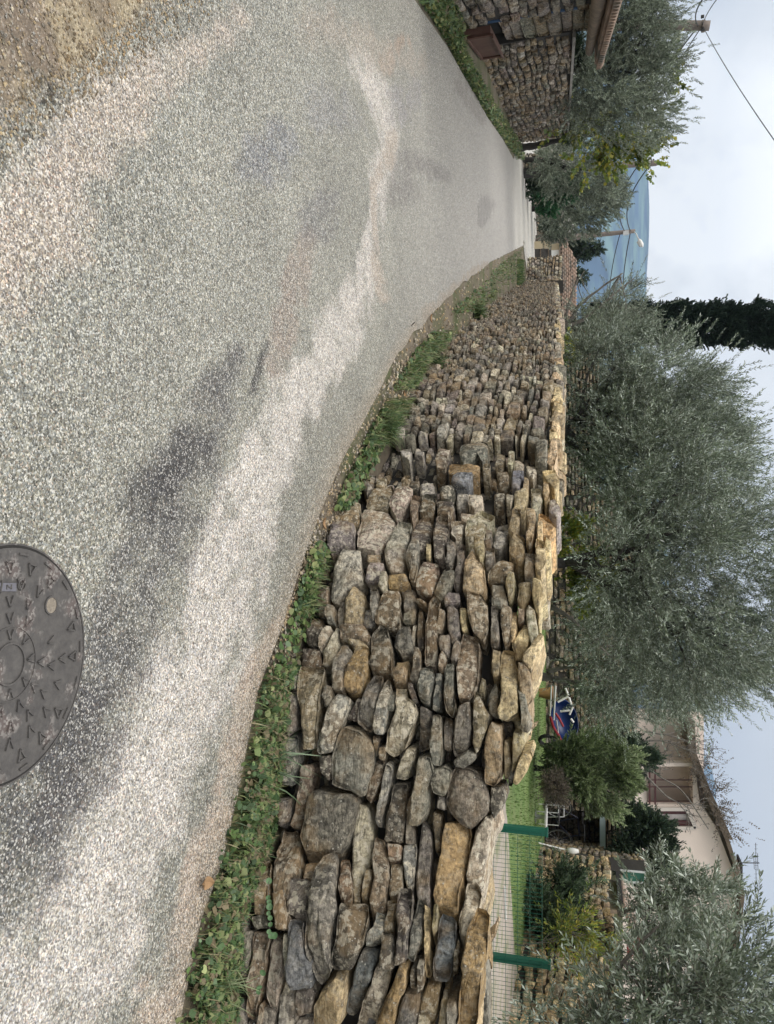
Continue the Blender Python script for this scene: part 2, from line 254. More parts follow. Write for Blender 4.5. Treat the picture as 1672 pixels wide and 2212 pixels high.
TR_D = """L 310,420 460,430 515,500 500,560 440,640 390,680 270,650 290,520|B 370,310 500,270 500,330 460,430 330,415 335,350|L 510,300 620,300 600,370 520,490 470,400|G 120,540 270,540 265,650 100,680|B 110,400 300,400 290,500 260,530 90,520|G 310,205 395,210 385,290 340,330 310,290|B 400,235 460,240 440,300 390,300|P 530,490 615,500 590,620 560,780 480,790 440,690 480,590|D 680,335 770,340 740,450 660,450|D 660,460 740,455 735,560 690,680 600,660 610,560|D 770,480 840,490 840,580 815,720 810,760 750,740 745,590|L 850,480 930,480 920,590 880,610 850,590|L 910,420 1000,430 960,490 910,470|L 950,490 1040,440 1125,480 1080,520 1050,600 940,610 930,560|L 960,345 1050,350 1045,400 1000,430 955,400|G 1055,530 1105,530 1100,640 1060,640|P 1130,500 1220,480 1200,560 1150,640 1110,620|G 840,580 885,620 885,680 855,770 820,770 830,650|T 990,610 1055,640 1060,740 1030,760 1000,690|G 1060,655 1120,660 1100,760 1060,760|T 1240,575 1305,590 1300,740 1260,740 1205,690 1210,610|T 1230,440 1280,440 1270,540 1240,600 1200,580|Z 1390,440 1450,460 1495,530 1450,590 1410,570 1380,500|T 1310,460 1370,470 1365,560 1340,660 1310,650 1320,560|Y 1380,530 1415,540 1410,660 1375,690|Y 1430,590 1465,620 1460,690 1420,700|P 1450,370 1480,360 1530,440 1500,480 1450,440|T 1240,330 1320,310 1325,370 1300,440 1230,430|T 1300,210 1330,240 1325,310 1290,320|L 1310,140 1370,150 1375,200 1350,240 1310,190|Y 1410,190 1490,180 1515,260 1490,310 1430,240|Y 1420,260 1450,270 1455,370 1430,400 1410,330|L 1340,290 1400,290 1410,370 1370,440 1340,400|S 1225,190 1300,185 1290,225 1220,225|S 1220,235 1280,235 1270,320 1225,300|B 1130,200 1200,200 1210,270 1150,280|D 1110,320 1180,310 1180,390 1120,380|L 1190,330 1240,340 1220,400 1190,390|O 840,140 1030,150 1030,230 930,240 830,200|S 870,240 990,240 960,310 850,280|D 790,320 850,290 880,330 850,380 780,370|P 890,290 960,300 950,390 880,390|G 910,30 1040,0 1080,20 1075,100 1040,130 1030,80 920,140 900,80|P 770,30 850,40 830,80 750,90|P 640,60 690,70 680,110 630,100|D 760,90 830,100 820,190 760,180|G 1360,20 1445,20 1440,170 1370,160|Y 1460,0 1500,0 1500,100 1480,180 1440,160|P 660,260 760,255 765,320 670,330|D 600,215 660,215 650,290 590,270|B 560,190 605,190 590,270 540,270|P 540,70 615,70 600,140 550,110|L 1240,110 1300,130 1290,175 1240,170|L 1200,70 1240,70 1225,160 1195,150|B 1130,60 1185,70 1170,150 1120,150|B 1045,150 1090,140 1085,230 1050,230|D 760,360 850,350 880,430 840,480 770,460|B 605,330 670,335 650,450 620,520 600,460|T 700,640 735,640 730,740 700,720"""
# ------------------------------------------------------------------ the road surface, with its worn, dusty and damp patches, and its far sheen painted in
def interp_line(pts):
    ys = np.array([p[0] for p in pts], float); vs = np.array([p[1:] for p in pts], float)
    return lambda y: np.stack([np.interp(y, ys, vs[:, k]) for k in range(vs.shape[1])], -1)
bx = [(390, 2211), (430, 2000), (480, 1850), (515, 1700), (555, 1500), (600, 1380), (640, 1250), (685, 1120), (735, 1000), (800, 880), (860, 760), (930, 680), (1000, 610), (1060, 565), (1100, 545), (1130, 530)]
rb = [atg(*p) for p in bx]
REDGE = [(.3, 4.2), (1.5, 3.4), (2.4, 2.6)]+[(p.y, p.x) for p in rb]
REDGE = sorted(REDGE)+[(34, -9.5), (46, -12.5), (70, -19)]
lx = [(895, 0), (965, 100), (1005, 170), (1050, 250), (1085, 300), (1110, 345)]
lb = [atg(*p) for p in lx]
LEDGE = [(.3, -7), (5, -6.2)]+[(p.y, p.x) for p in lb]+[(30, -17), (46, -30), (70, -40)]
fR, fL = interp_line(REDGE), interp_line(LEDGE)
rows = np.concatenate([np.arange(.9, 8, .035), np.arange(8, 16, .09), np.arange(16, 52, .4)])
nc = 190
tt = np.linspace(0, 1, nc)
Rr, Ll = fR(rows)[:, 0], fL(rows)[:, 0]
X = Ll[:, None]+(Rr-Ll)[:, None]*tt[None, :]+0*rows[:, None]
Yy = np.repeat(rows[:, None], nc, 1)
rng = np.random.default_rng(5)
# ragged edges
edge = np.array([mnoise.noise(Vector((0, y*2.3, 0))) for y in rows])*.05
X = X+edge[:, None]*(tt[None, :] > .97)
Zz = terrain(Yy)+.004
P3 = np.stack([X, Yy, Zz], -1)
px, py = proj(P3)
nA = np.array([mnoise.fractal(Vector((a*1.1, b*1.1, 0)), 1.0, 2.0, 4) for a, b in zip(X.ravel(), Yy.ravel())]).reshape(X.shape)
nB = np.array([mnoise.fractal(Vector((a*3.1+9, b*3.1, 4)), 1.0, 2.0, 3) for a, b in zip(X.ravel(), Yy.ravel())]).reshape(X.shape)
nC = np.array([mnoise.fractal(Vector((a*9+3, b*5, 8)), .8, 2.0, 3) for a, b in zip(X.ravel(), Yy.ravel())]).reshape(X.shape)
def band(pts, soft=1.0):
    """pts: photo x, photo y, half width (photo px) -> 0..1 weight at every road vertex"""
    best = np.zeros_like(px)
    for (x0, y0, w0), (x1, y1, w1) in zip(pts[:-1], pts[1:]):
        d = np.array([x1-x0, y1-y0], float); L2 = (d**2).sum()
        t = np.clip(((px-x0)*d[0]+(py-y0)*d[1])/L2, 0, 1)
        dist = np.hypot(px-x0-t*d[0], py-y0-t*d[1]); w = (w0+(w1-w0)*t)*(1+.5*nA+.4*nB+.3*nC)
        best = np.maximum(best, np.clip(1-(dist/np.maximum(w, 1))**2, 0, 1)**soft)
    return np.clip(best*(1+.9*nC+.4*nB), 0, 1)
base = np.zeros(X.shape+(4,)); base[..., 3] = 1
c0 = np.array([.245, .25, .222])
colr = np.ones(X.shape+(3,))*c0*(1+.16*nA[..., None]+.10*nB[..., None])
def lay(w, c, k=1.0):
    global colr
    w = np.clip(w*k, 0, 1)[..., None]; colr = colr*(1-w)+np.array(c)*w
lay(np.clip((px-820)/250, 0, 1), (.36, .355, .345), .8)  # far asphalt laid paler: its sheen is put into the colour
lay(band([(60, 2300, 150), (190, 1980, 150), (320, 1680, 130), (440, 1390, 105), (540, 1080, 80), (650, 860, 65), (730, 720, 48), (785, 600, 30), (803, 480, 22), (822, 370, 26), (845, 290, 24), (825, 210, 28), (770, 130, 28)], .8), (.47, .455, .43), 1.0)
lay(band([(560, 1080, 80), (650, 860, 80), (725, 730, 50)], .8), (.48, .47, .445), .6)
lay(band([(330, 2250, 55), (420, 1950, 50), (480, 1700, 38), (545, 1480, 28), (600, 1350, 18)], .6), (.40, .34, .285), .8)
lay(band([(20, 1950, 70), (80, 1800, 90), (180, 1590, 85), (280, 1330, 85), (350, 1130, 95), (415, 980, 75), (475, 850, 50), (512, 770, 25)], .9), (.095, .095, .096), .86)
lay(band([(30, 1760, 90), (190, 1560, 80)], .9), (.075, .075, .078), .6)
lay(band([(330, 1080, 75), (420, 950, 50)], .7), (.05, .05, .053), .8)
lay(band([(545, 850, 9), (575, 740, 9)]), (.05, .05, .05), .9)
lay(band([(600, 790, 26), (630, 620, 34), (665, 520, 24)], .7), (.26, .225, .195), .8)
lay(band([(560, 350, 55), (600, 320, 60)], .9), (.17, .18, .20), .7)
lay(band([(710, 230, 60), (740, 260, 50)], .8), (.21, .215, .22), .65)
lay(band([(690, 480, 50), (720, 420, 40)], .8), (.15, .15, .155), .6)
lay(band([(870, 420, 40), (880, 340, 28), (960, 380, 20)], .8), (.17, .165, .16), .7)
lay(band([(1050, 440, 20), (1040, 480, 14)], .8), (.17, .165, .16), .7)
lay(band([(860, 200, 22), (870, 250, 26), (900, 180, 14)], .7), (.24, .24, .245), .8)
lay(band([(830, 640, 14), (812, 560, 10), (806, 440, 9), (805, 400, 10), (835, 350, 14), (850, 290, 11)], .45), (.36, .325, .28), .9)
lay(band([(840, 140, 22), (865, 90, 20)], .5), (.30, .25, .205), .95)
lay(band([(965, 60, 16), (1000, 110, 12)], .6), (.22, .20, .17), .7)
lay(band([(1010, 150, 18), (1040, 260, 12), (985, 180, 10)], .6), (.23, .22, .205), .8)
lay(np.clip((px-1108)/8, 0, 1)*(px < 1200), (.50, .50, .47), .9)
lay(band([(30, 560, 130), (180, 330, 110), (330, 160, 60), (500, 60, 50)], .8), (.40, .355, .31), .75)
lay(band([(700, 60, 60), (900, 140, 30)]), (.32, .29, .25), .6)
# beaten earth beyond the left edge of the asphalt
soil = np.clip(((520-1.45*px*1.0)-py*1.0-35*nA*3)/60+.0, 0, 1)
soil = np.clip((1-(px/385+py/262)+.12*nA+.05*nB)*7, 0, 1)
lay(soil, (.27, .225, .15), 1.0)
lay(soil*np.clip(nA*3+.1, 0, 1), (.19, .15, .115), .8); lay(soil*np.clip(nB*4, 0, 1), (.34, .29, .19), .7); lay(soil*np.clip(-nB*4, 0, 1), (.15, .12, .09), .6)
lay(band([(90, 60, 7), (0, 110, 6)])*soil, (.09, .07, .055), .8)
lay(band([(150, 60, 5), (60, 150, 5)])*soil, (.10, .08, .06), .7)
# gravelly dirt beside the wall in the distance
lay(np.clip((py-650-.0*px)/60, 0, 1)*np.clip((px-880)/40, 0, 1), (.27, .235, .19), .8)
lay(band([(940, 680, 26), (1000, 610, 18), (1050, 575, 12)], .6), (.27, .235, .19), .8)
edgeR = np.clip((tt[None, :]-.955)/.045+.0*X, 0, 1); lay(edgeR*(px < 900), (.30, .26, .205), .75)
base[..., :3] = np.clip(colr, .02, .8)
base[..., 3] = 1-.62*soil
idx = np.arange(len(rows)*nc).reshape(len(rows), nc)
Fq = np.stack([idx[:-1, :-1], idx[:-1, 1:], idx[1:, 1:], idx[1:, :-1]], -1).reshape(-1, 4)
def road_mat():
    m = bpy.data.materials.new('worn_chip_asphalt'); m.use_nodes = True; t = m.node_tree; p = t.nodes['Principled BSDF']
    co = N(t, 'ShaderNodeTexCoord').outputs['Object']; a = N(t, 'ShaderNodeAttribute', attribute_name='col')
    # chips of pale and dark stone standing in the binder
    jit = N(t, 'ShaderNodeTexNoise', inp={'Scale': 60.0, 'Detail': 2.0}); t.links.new(co, jit.inputs['Vector'])
    add = N(t, 'ShaderNodeVectorMath', operation='MULTIPLY_ADD'); t.links.new(jit.outputs['Color'], add.inputs[0]); add.inputs[1].default_value = (.012,)*3; t.links.new(co, add.inputs[2])
    v1 = N(t, 'ShaderNodeTexVoronoi', inp={'Scale': 185.0}); t.links.new(add.outputs[0], v1.inputs['Vector'])
    v2 = N(t, 'ShaderNodeTexVoronoi', inp={'Scale': 105.0}); t.links.new(add.outputs[0], v2.inputs['Vector'])
    s1 = N(t, 'ShaderNodeSeparateColor'); t.links.new(v1.outputs['Color'], s1.inputs[0])
    s2 = N(t, 'ShaderNodeSeparateColor'); t.links.new(v2.outputs['Color'], s2.inputs[0])
    k1 = ramp(t, s1.outputs[0], [(0, .3), (.3, .68), (.62, 1.0), (.85, 1.4), (1, 1.9)])
    k2 = ramp(t, s2.outputs[0], [(0, .6), (.4, .92), (.8, 1.1), (1, 1.45)])
    k = mixc(t, 1.0, k1, k2, 'MULTIPLY')
    hue = mixc(t, s1.outputs[1], (.93, .97, 1.07), (1.09, 1.01, .86)); hue = mixc(t, math_(t, 'GREATER_THAN', s1.outputs[2], .93), hue, (1.15, .95, .86))
    chips = mixc(t, 1.0, k, hue, 'MULTIPLY')
    # the dusty earth has far less grain than the asphalt
    grain = mixc(t, math_(t, 'MULTIPLY', a.outputs['Alpha'], 1.0), (1, 1, 1), chips)
    f = N(t, 'ShaderNodeTexNoise', inp={'Scale': 22.0, 'Detail': 8.0, 'Roughness': .7}); t.links.new(co, f.inputs['Vector'])
    c = mixc(t, 1.0, a.outputs[0], grain, 'MULTIPLY'); c = mixc(t, math_(t, 'MULTIPLY', math_(t, 'MULTIPLY', math_(t, 'GREATER_THAN', s1.outputs[0], .87), a.outputs['Alpha']), .55), c, (.58, .57, .53)); c = mixc(t, 1.0, c, ramp(t, f.outputs[0], [(.3, .8), (.7, 1.2)]), 'MULTIPLY')
    t.links.new(c, p.inputs['Base Color']); p.inputs['Roughness'].default_value = .62; p.inputs['Specular IOR Level'].default_value = .35
    h = math_(t, 'ADD', math_(t, 'MULTIPLY', v1.outputs['Distance'], -.8), math_(t, 'MULTIPLY', f.outputs[0], .8))
    b = N(t, 'ShaderNodeBump', inp={'Strength': .55, 'Distance': .006}); t.links.new(h, b.inputs['Height']); t.links.new(b.outputs[0], p.inputs['Normal'])
    return m
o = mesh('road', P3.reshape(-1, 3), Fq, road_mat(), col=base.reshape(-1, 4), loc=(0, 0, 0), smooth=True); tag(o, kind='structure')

# ------------------------------------------------------------------ ground sheet out to the horizon
gy = np.concatenate([[-300, -60, -10, 0], np.arange(2, 60, 1.5), [70, 90, 120, 170, 400, 1000, 2500, 6000]])
gx = np.concatenate([[-6000, -2000, -500, -150, -60, -35], np.arange(-24, 24.1, 1.2), [35, 60, 150, 500, 2000, 6000]])
GX, GY = np.meshgrid(gx, gy); GZ = terrain(GY)-.012
gi = np.arange(GX.size).reshape(GX.shape)
o = mesh('ground', np.stack([GX, GY, GZ], -1).reshape(-1, 3), np.stack([gi[:-1, :-1], gi[:-1, 1:], gi[1:, 1:], gi[1:, :-1]], -1).reshape(-1, 4),
         M('earth_and_short_grass', (.16, .135, .10), .95, .3, 4, .5, 40, tint=(.075, .09, .035), ts=.9), loc=(0, 0, 0)); tag(o, kind='structure')

# ------------------------------------------------------------------ walls of rubble
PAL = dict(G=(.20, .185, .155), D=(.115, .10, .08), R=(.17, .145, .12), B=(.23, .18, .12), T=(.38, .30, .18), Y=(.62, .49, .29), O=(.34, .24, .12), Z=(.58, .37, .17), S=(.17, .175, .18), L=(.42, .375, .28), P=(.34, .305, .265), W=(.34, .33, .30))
LICH = dict(G=.35, D=.5, R=.35, B=.55, T=.3, Y=.1, O=.2, Z=.1, S=.15, L=.95, P=.8, W=1.0)
class Curve:
    def __init__(s, pts, side=1):
        pts = np.array([(p[0], p[1]) for p in pts], float)
        # light smoothing by Catmull-Rom
        out = []
        for i in range(len(pts)-1):
            p0, p1, p2, p3 = pts[max(i-1, 0)], pts[i], pts[i+1], pts[min(i+2, len(pts)-1)]
            for t in np.linspace(0, 1, 12, endpoint=False):
                out.append(.5*((2*p1)+(-p0+p2)*t+(2*p0-5*p1+4*p2-p3)*t*t+(-p0+3*p1-3*p2+p3)*t**3))
        out.append(pts[-1]); s.P = np.array(out)
        d = np.gradient(s.P, axis=0); d /= np.linalg.norm(d, axis=1)[:, None]
        s.Nn = np.stack([d[:, 1], -d[:, 0]], -1)*side
        s.S = np.concatenate([[0], np.cumsum(np.linalg.norm(np.diff(s.P, axis=0), axis=1))]); s.L = s.S[-1]
    def pos(s, q): return np.interp(q, s.S, s.P[:, 0]), np.interp(q, s.S, s.P[:, 1])
    def nrm(s, q): return np.interp(q, s.S, s.Nn[:, 0]), np.interp(q, s.S, s.Nn[:, 1])
    def hit(s, dx, dy, off):
        P = s.P+s.Nn*off
        c = P[:, 0]*dy-P[:, 1]*dx
        for i in range(len(c)-1):
            if c[i]*c[i+1] <= 0 and P[i, 1] > 0:
                t = c[i]/(c[i]-c[i+1]+1e-12); q = P[i]+(P[i+1]-P[i])*t
                return s.S[i]+(s.S[i+1]-s.S[i])*t, q
        return None
class Wall:
    def __init__(s, curve, batter=.1, zfun=terrain, jit=1.0): s.c = curve; s.b = batter; s.z = zfun; s.jit = jit; s.V = []; s.F = []; s.C = []
    def map(s, q, h, n):
        x, y = s.c.pos(q); nx, ny = s.c.nrm(q); k = n-s.b*h
        return np.stack([x+nx*k, y+ny*k, s.z(y)+h], -1)
    def sh(s, x, y):
        d = ray(x, y); h = .5
        for _ in range(8):
            r = s.c.hit(d[0], d[1], -s.b*h)
            if r is None: return None
            q, P = r; t = P[1]/d[1]; h = CAMZ+d[2]*t-float(s.z(P[1]))
        return q, h
    def stone(s, poly, front, depth, col, lich, rng, n=26, amp=.010, bulge=.02, bev=.014, full=True):
        p = np.array(poly, float)
        # rounded corners
        q = []
        for i in range(len(p)):
            a, b = p[i], p[(i+1) % len(p)]; q += [a+(b-a)*.07, a+(b-a)*.93]
        q = np.array(q); d = np.linalg.norm(np.roll(q, -1, 0)-q, axis=1); cs = np.concatenate([[0], np.cumsum(d)])
        u = np.linspace(0, cs[-1], n, endpoint=False); qq = np.vstack([q, q[:1]])
        o = np.stack([np.interp(u, cs, qq[:, 0]), np.interp(u, cs, qq[:, 1])], -1)
        c = o.mean(0); v = o-c; L = np.linalg.norm(v, axis=1)[:, None]+1e-6
        sz = math.sqrt(abs(np.ptp(o[:, 0])*np.ptp(o[:, 1])))
        rings = ([(0, -depth), (0, -depth*.4), (0, -bev*1.2), (bev*.35, -bev*.3), (bev*.9, 0)] if full else [(0, -depth), (0, -bev*1.1), (bev*.7, 0)])
        V = []
        for ins, nn in rings:
            k = np.clip(1-ins/L, .5, 1); w = c+v*k; V.append(np.column_stack([w, np.full(n, nn)]))
        for f in ((.8, .55, .28) if full else (.5,)):
            w = c+v*f*.97; V.append(np.column_stack([w, np.full(n, bulge*.4)]))
        V = np.vstack(V); V = np.vstack([V, [c[0], c[1], bulge*.4]])
        nf_ = len(rings)*n
        # a broken face: the lowest of a few tilted planes
        fz = np.full(len(V), 9.0); dx = V[:, 0]-c[0]; dh = V[:, 1]-c[1]; k0 = .24 if full else .35
        for _ in range(4): fz = np.minimum(fz, rng.normal(0, k0)*dx+rng.normal(0, k0)*dh+rng.uniform(0, bulge*1.6)+.002)
        front_m = np.arange(len(V)) >= nf_-2*n*(1 if full else 0)-(0 if full else n)
        V[:, 2] += np.where(front_m, np.maximum(fz, -.05), 0)
        sd = rng.uniform(0, 100)
        if full:
            nv = np.array([mnoise.noise_vector(Vector((a*9+sd, b*11, e*8)))*.8+mnoise.noise_vector(Vector((a*30, b*38+sd, e*20)))*.6 for a, b, e in V])
        else:
            nv = np.array([mnoise.noise_vector(Vector((a*18+sd, b*22, e*8))) for a, b, e in V])
        V += nv*np.array([amp*.8, amp*.8, amp])
        V[:, 2] += front
        W3 = s.map(V[:, 0], V[:, 1], V[:, 2])
        b = len(s.V); s.V += W3.tolist(); nr = (len(V)-1)//n
        for r in range(nr-1):
            for k in range(n):
                k2 = (k+1) % n; s.F.append((b+r*n+k, b+r*n+k2, b+(r+1)*n+k2, b+(r+1)*n+k))
        for k in range(n): s.F.append((b+(nr-1)*n+k, b+(nr-1)*n+(k+1) % n, b+nr*n))
        j = rng.normal(1, .10); cc = [min(max(x*j*(1+rng.normal(0, .03)), .02), .9) for x in col]
        s.C += [(*cc, lich)]*len(V)
    def core(s, s0, s1, h0, topf, n0=-.12, n1=-.45, step=.25, name='wall_core', parent=None, drop=.07):
        q = np.arange(s0, s1, step); q = np.append(q, s1); h = np.array([topf(a) for a in q])-drop
        A = s.map(q, 0*q+h0, 0*q+n0); B = s.map(q, h, 0*q+n0); C = s.map(q, h, 0*q+n1); D = s.map(q, 0*q+h0, 0*q+n1)
        n = len(q); V = np.vstack([A, B, C, D]); Fc = []
        for k in range(4):
            k2 = (k+1) % 4
            for i in range(n-1): Fc.append((k*n+i, k*n+i+1, k2*n+i+1, k2*n+i))
        Fc += [(0, n, 2*n, 3*n), (n-1, 4*n-1, 3*n-1, 2*n-1)]
        return mesh(name, V, Fc, MAT['core'], parent)
    def rubble(s, s0, s1, topf, keys, hs=(.05, .11), ws=(.09, .26), front=0., rng=None, skip=None, n=12, full=False, amp=.008, gap=.008, h0=-.05, depth=.12, sz=1.0, bulge=.015):
        h = h0
        while h < 3.4:
            rh = rng.uniform(*hs)*sz; q = s0+rng.uniform(0, .2)
            while q < s1:
                w = rng.uniform(*ws)*sz*(1.25 if rh > hs[1]*.8*sz else 1)
                cq, ch = q+w/2, h+rh/2+.03*math.sin(q*2.1+h*5)
                tp = topf(min(cq, s1))
                if ch+rh*.5 < tp+.01 and not (skip and skip(cq, ch)):
                    e = rng.uniform(-.012, .012, 8)*sz*s.jit
                    k = rng.uniform(.78, 1)
                    a, b, c_, d_ = q+gap/2, q+w-gap/2, ch-rh/2+gap/2, ch+rh*(k-.5)-gap/2
                    poly = [(a+e[0], c_+e[1]), (b+e[2], c_+e[3]), (b+e[4], d_+e[5]), (a+e[6], d_+e[7])]
                    key = rng.choice(list(keys))
                    s.stone(poly, front+rng.uniform(-.03, .02), depth, PAL[key], LICH[key]*rng.uniform(.3, 1.1), rng, n=n, full=full, amp=amp, bulge=bulge)
                q += w
            h += rh
    def build(s, name, mat, parent): return mesh(name, s.V, s.F, mat, parent, s.C, smooth=True, sharp=17)
def inpoly(P, x, y):
    ins = False; n = len(P); j = n-1
    for i in range(n):
        if ((P[i][1] > y) != (P[j][1] > y)) and (x < (P[j][0]-P[i][0])*(y-P[i][1])/(P[j][1]-P[i][1]+1e-12)+P[i][0]): ins = not ins
        j = i
    return ins
base_px = [(510, 2211), (520, 1990), (590, 1800), (606, 1650), (615, 1500), (650, 1380), (672, 1280), (700, 1180), (762, 1090), (810, 1000), (862, 900), (925, 800), (1010, 700), (1070, 650), (1132, 606)]
bp = [atg(*p) for p in base_px]
wc = Curve([(6.2, 1.6), (4.6, 2.45), (3.4, 2.95)]+[(p.x, p.y) for p in bp], side=1)
# the side that faces the road is the left of the walking direction or the right: check against the camera
if wc.Nn[20][1] > 0: wc.Nn *= -1
WL = Wall(wc, .09)
top_px = [(1020, 2211), (1010, 1990), (1030, 1850), (1050, 1760), (1085, 1690), (1110, 1600), (1118, 1480), (1125, 1380), (1140, 1280), (1165, 1180), (1185, 1090), (1192, 1000), (1198, 900), (1203, 800), (1203, 700), (1201, 650), (1200, 612)]
tp = [WL.sh(*p) for p in top_px]; tp = sorted([t for t in tp if t])
ts_, th_ = np.array([t[0] for t in tp]), np.array([t[1] for t in tp])
topw = lambda q: float(np.interp(q, ts_, th_))
rw = random.Random(3); rg = np.random.default_rng(11)
dry = empty('drystone_wall', (bp[4].x, bp[4].y, 0), 'long curving dry-stone wall of grey and ochre rubble with a ragged golden top', 'wall')
polys = []
for (ox, oy, k, txt) in ((850, 3200, 1100/1672, TR_A), (950, 2600, 1200/1672, TR_B), (1050, 2100, 1200/1672, TR_C), (1200, 1700, 1050/1672, TR_D)):
    for it in txt.split('|'):
        key, *pp = it.split(' ')
        pl = []
        for q in pp:
            a, b = map(float, q.split(',')); r = WL.sh((ox+a*k)/1.7799, (oy+b*k)/1.7802)
            if r: pl.append(r)
        if len(pl) > 2: polys.append((key, pl))
for key, pl in polys:
    a = np.array(pl); area = np.ptp(a[:, 0])*np.ptp(a[:, 1]); hh = a[:, 1].mean(); big = area > .02
    c = a.mean(0); a = c+(a-c)*.975
    WL.stone(a, rg.uniform(-.03, .045)+(.015 if big else 0), .30, PAL[key], LICH[key]*rg.uniform(.6, 1.2), rg, n=34 if big else 26, amp=.013 if big else .010, bulge=rg.uniform(.004, .022)+(.012 if key in 'RG' and big else 0), bev=.010)
s_tr = max(p[0] for _, pl in polys for p in pl)
def skip_tr(q, h):
    for _, pl in polys:
        if inpoly(pl, q, h): return True
    return False
s_b = WL.sh(700, 2205)[0]
WL.rubble(s_b-.1, s_tr-.1, topw, 'GDBGP', (.04, .07), (.07, .15), -.15, rg, skip_tr, n=12, full=False, gap=.008)
WL.rubble(.2, s_b+.02, lambda q: 1.14, 'GDBTLS', (.07, .13), (.14, .34), 0, rg, skip_tr, n=18, full=True)
WL.rubble(s_tr-.15, s_tr+1.6, topw, 'GPLBDRG', (.04, .12), (.08, .26), 0, rg, skip_tr, n=16, full=True, amp=.012, depth=.15, gap=.01)
WL.rubble(s_tr+1.55, min(s_tr+5, wc.L), topw, 'GGDLBDRGD', (.03, .09), (.07, .26), 0, rg, skip_tr, n=10, full=False, amp=.008, depth=.15, gap=.008)
WL.rubble(min(s_tr+5, wc.L), wc.L, topw, 'GDDGRDDRB', (.035, .065), (.10, .32), 0, rg, None, n=8, full=False, amp=.010, depth=.15, gap=.01)
WL.build('wall_face', MAT['stone'], dry)
# coping stones lying loose along the top, and the back of the wall
CP_ = Wall(wc, .09)
q = .3
while q < wc.L:
    w = rg.uniform(.10, .34); t0 = topw(q+w/2)-.03
    for back in (-.16, -.34):
        hh = rg.uniform(.05, .10); dq = rg.uniform(-.03, .03)
        if back == -.16 and s_b < q < s_tr-1.5: hh *= .8
        poly = [(q+dq, t0+rg.uniform(-.02, .03)), (q+w+dq, t0+rg.uniform(-.02, .03)), (q+w*rg.uniform(.7, 1.05)+dq, t0+hh*rg.uniform(.5, 1.3)), (q+w*.4+dq, t0+hh*rg.uniform(.9, 1.5)), (q+w*rg.uniform(0, .25)+dq, t0+hh*rg.uniform(.5, 1.2))]
        key = rg.choice(list('YTYTLG')) if q < s_tr+6 else rg.choice(list('TGLGG'))
        fr = (-.02 if q > s_tr-.2 or q < s_b else -.16)+rg.uniform(-.03, .02)
        CP_.stone(poly, fr if back == -.16 else -.3, .2, PAL[key], LICH[key]*.7, rg, n=14, full=True, amp=.014, bulge=.01)
    q += w*rg.uniform(.8, 1.0)
CP_.build('coping_stones', MAT['stone'], dry)
WL.core(.1, wc.L, -.3, topw, -.17, -.40, name='wall_heart', parent=dry, drop=.13)
BK = Wall(Curve([(p[0]-n_[0]*.52, p[1]-n_[1]*.52) for p, n_ in zip(wc.P[::6], wc.Nn[::6])]), .0)
BK.c.Nn *= -1 if np.dot(BK.c.Nn[5], wc.Nn[30]) > 0 else 1
BK.rubble(.3, BK.c.L-.1, lambda q: topw(q)-.06, 'GDBG', (.08, .14), (.14, .3), -.02, rg, None, n=8, full=False, h0=-.05)
BK.build('wall_back', MAT['stone_far'], dry)
# ------------------------------------------------------------------ wall and hut on the left of the lane
def line_wall(name, pts, top, label, keys, seed, hs=(.06, .12), ws=(.1, .26), zfun=terrain, thick=.45, flat_top=None, side=1, mat='stone_far', n=10, extra=None, sz=1.0, batter=.02, jit=1.0):
    c = Curve(pts); mid = c.P[len(c.P)//2]; nn = c.Nn[len(c.P)//2]
    if np.dot(nn, -mid) < 0: c.Nn *= -1           # the built face looks towards the lane
    w = Wall(c, batter, zfun, jit); g = np.random.default_rng(seed)
    root = empty(name, (*c.P[0], float(zfun(c.P[0][1]))), label, 'wall')
    tf = top if callable(top) else (lambda q: top)
    w.rubble(0, c.L, tf, keys, hs, ws, 0, g, None, n=n, gap=.01, sz=sz); w.build('wall_face', MAT[mat], root)
    w.core(0, c.L, -.3, tf, -.05, -thick, name='wall_heart', parent=root, drop=.02)
    return root, w, c
A0 = Vector((-5.35, 7.2)); A1 = atg(965, 0).xy; A2 = atg(1000, 62).xy; A3 = atg(1037, 111).xy; A4 = atg(1120, 310).xy
ldir = (A3-A1).normalized(); lout = Vector((ldir.y, -ldir.x))
def ztop(x, y, p): d = ray(x, y); return CAMZ+d[2]*p.y/d[1]
zl1, zl2 = ztop(1240, 115, A3)-float(terrain(A3.y)), ztop(1226, 308, A4)-float(terrain(A4.y))
r_, w_, c_ = line_wall('boundary_wall', [A3, A3.lerp(A4, .35), A3.lerp(A4, .7), A4], lambda q: zl1+(zl2-zl1)*q/13.0, 'straight grey stone wall with a flat top, beyond the hut', 'GGPBDR', 21, hs=(.07, .15), ws=(.12, .34), n=12)
MB().prism([(A3.x, A3.y, zl1-.02), (A4.x, A4.y, float(terrain(A4.y))+zl2-.02), (A4.x-.45*lout.x, A4.y-.45*lout.y, float(terrain(A4.y))+zl2-.02), (A3.x-.45*lout.x, A3.y-.45*lout.y, zl1-.02)], (0, 0, .045)).build('top_slab', M('mortar_cap', (.22, .21, .19), .9, .3, 4, .4), r_)
hut = empty('stone_hut', (A1.x, A1.y, 0), 'low stone hut with rough beam ends and a barrel tile roof, at the left edge', 'hut')
eave = 1.70
hc = Curve([A0, A1, A2-ldir*.02]); 
if np.dot(hc.Nn[3], lout) < 0: hc.Nn *= -1
hw = Wall(hc, .0); hg = np.random.default_rng(8)
hw.rubble(0, hc.L, lambda q: eave-.02, 'GGPDR', (.09, .18), (.18, .42), 0, hg, None, n=16, full=True, gap=.012, amp=.014)
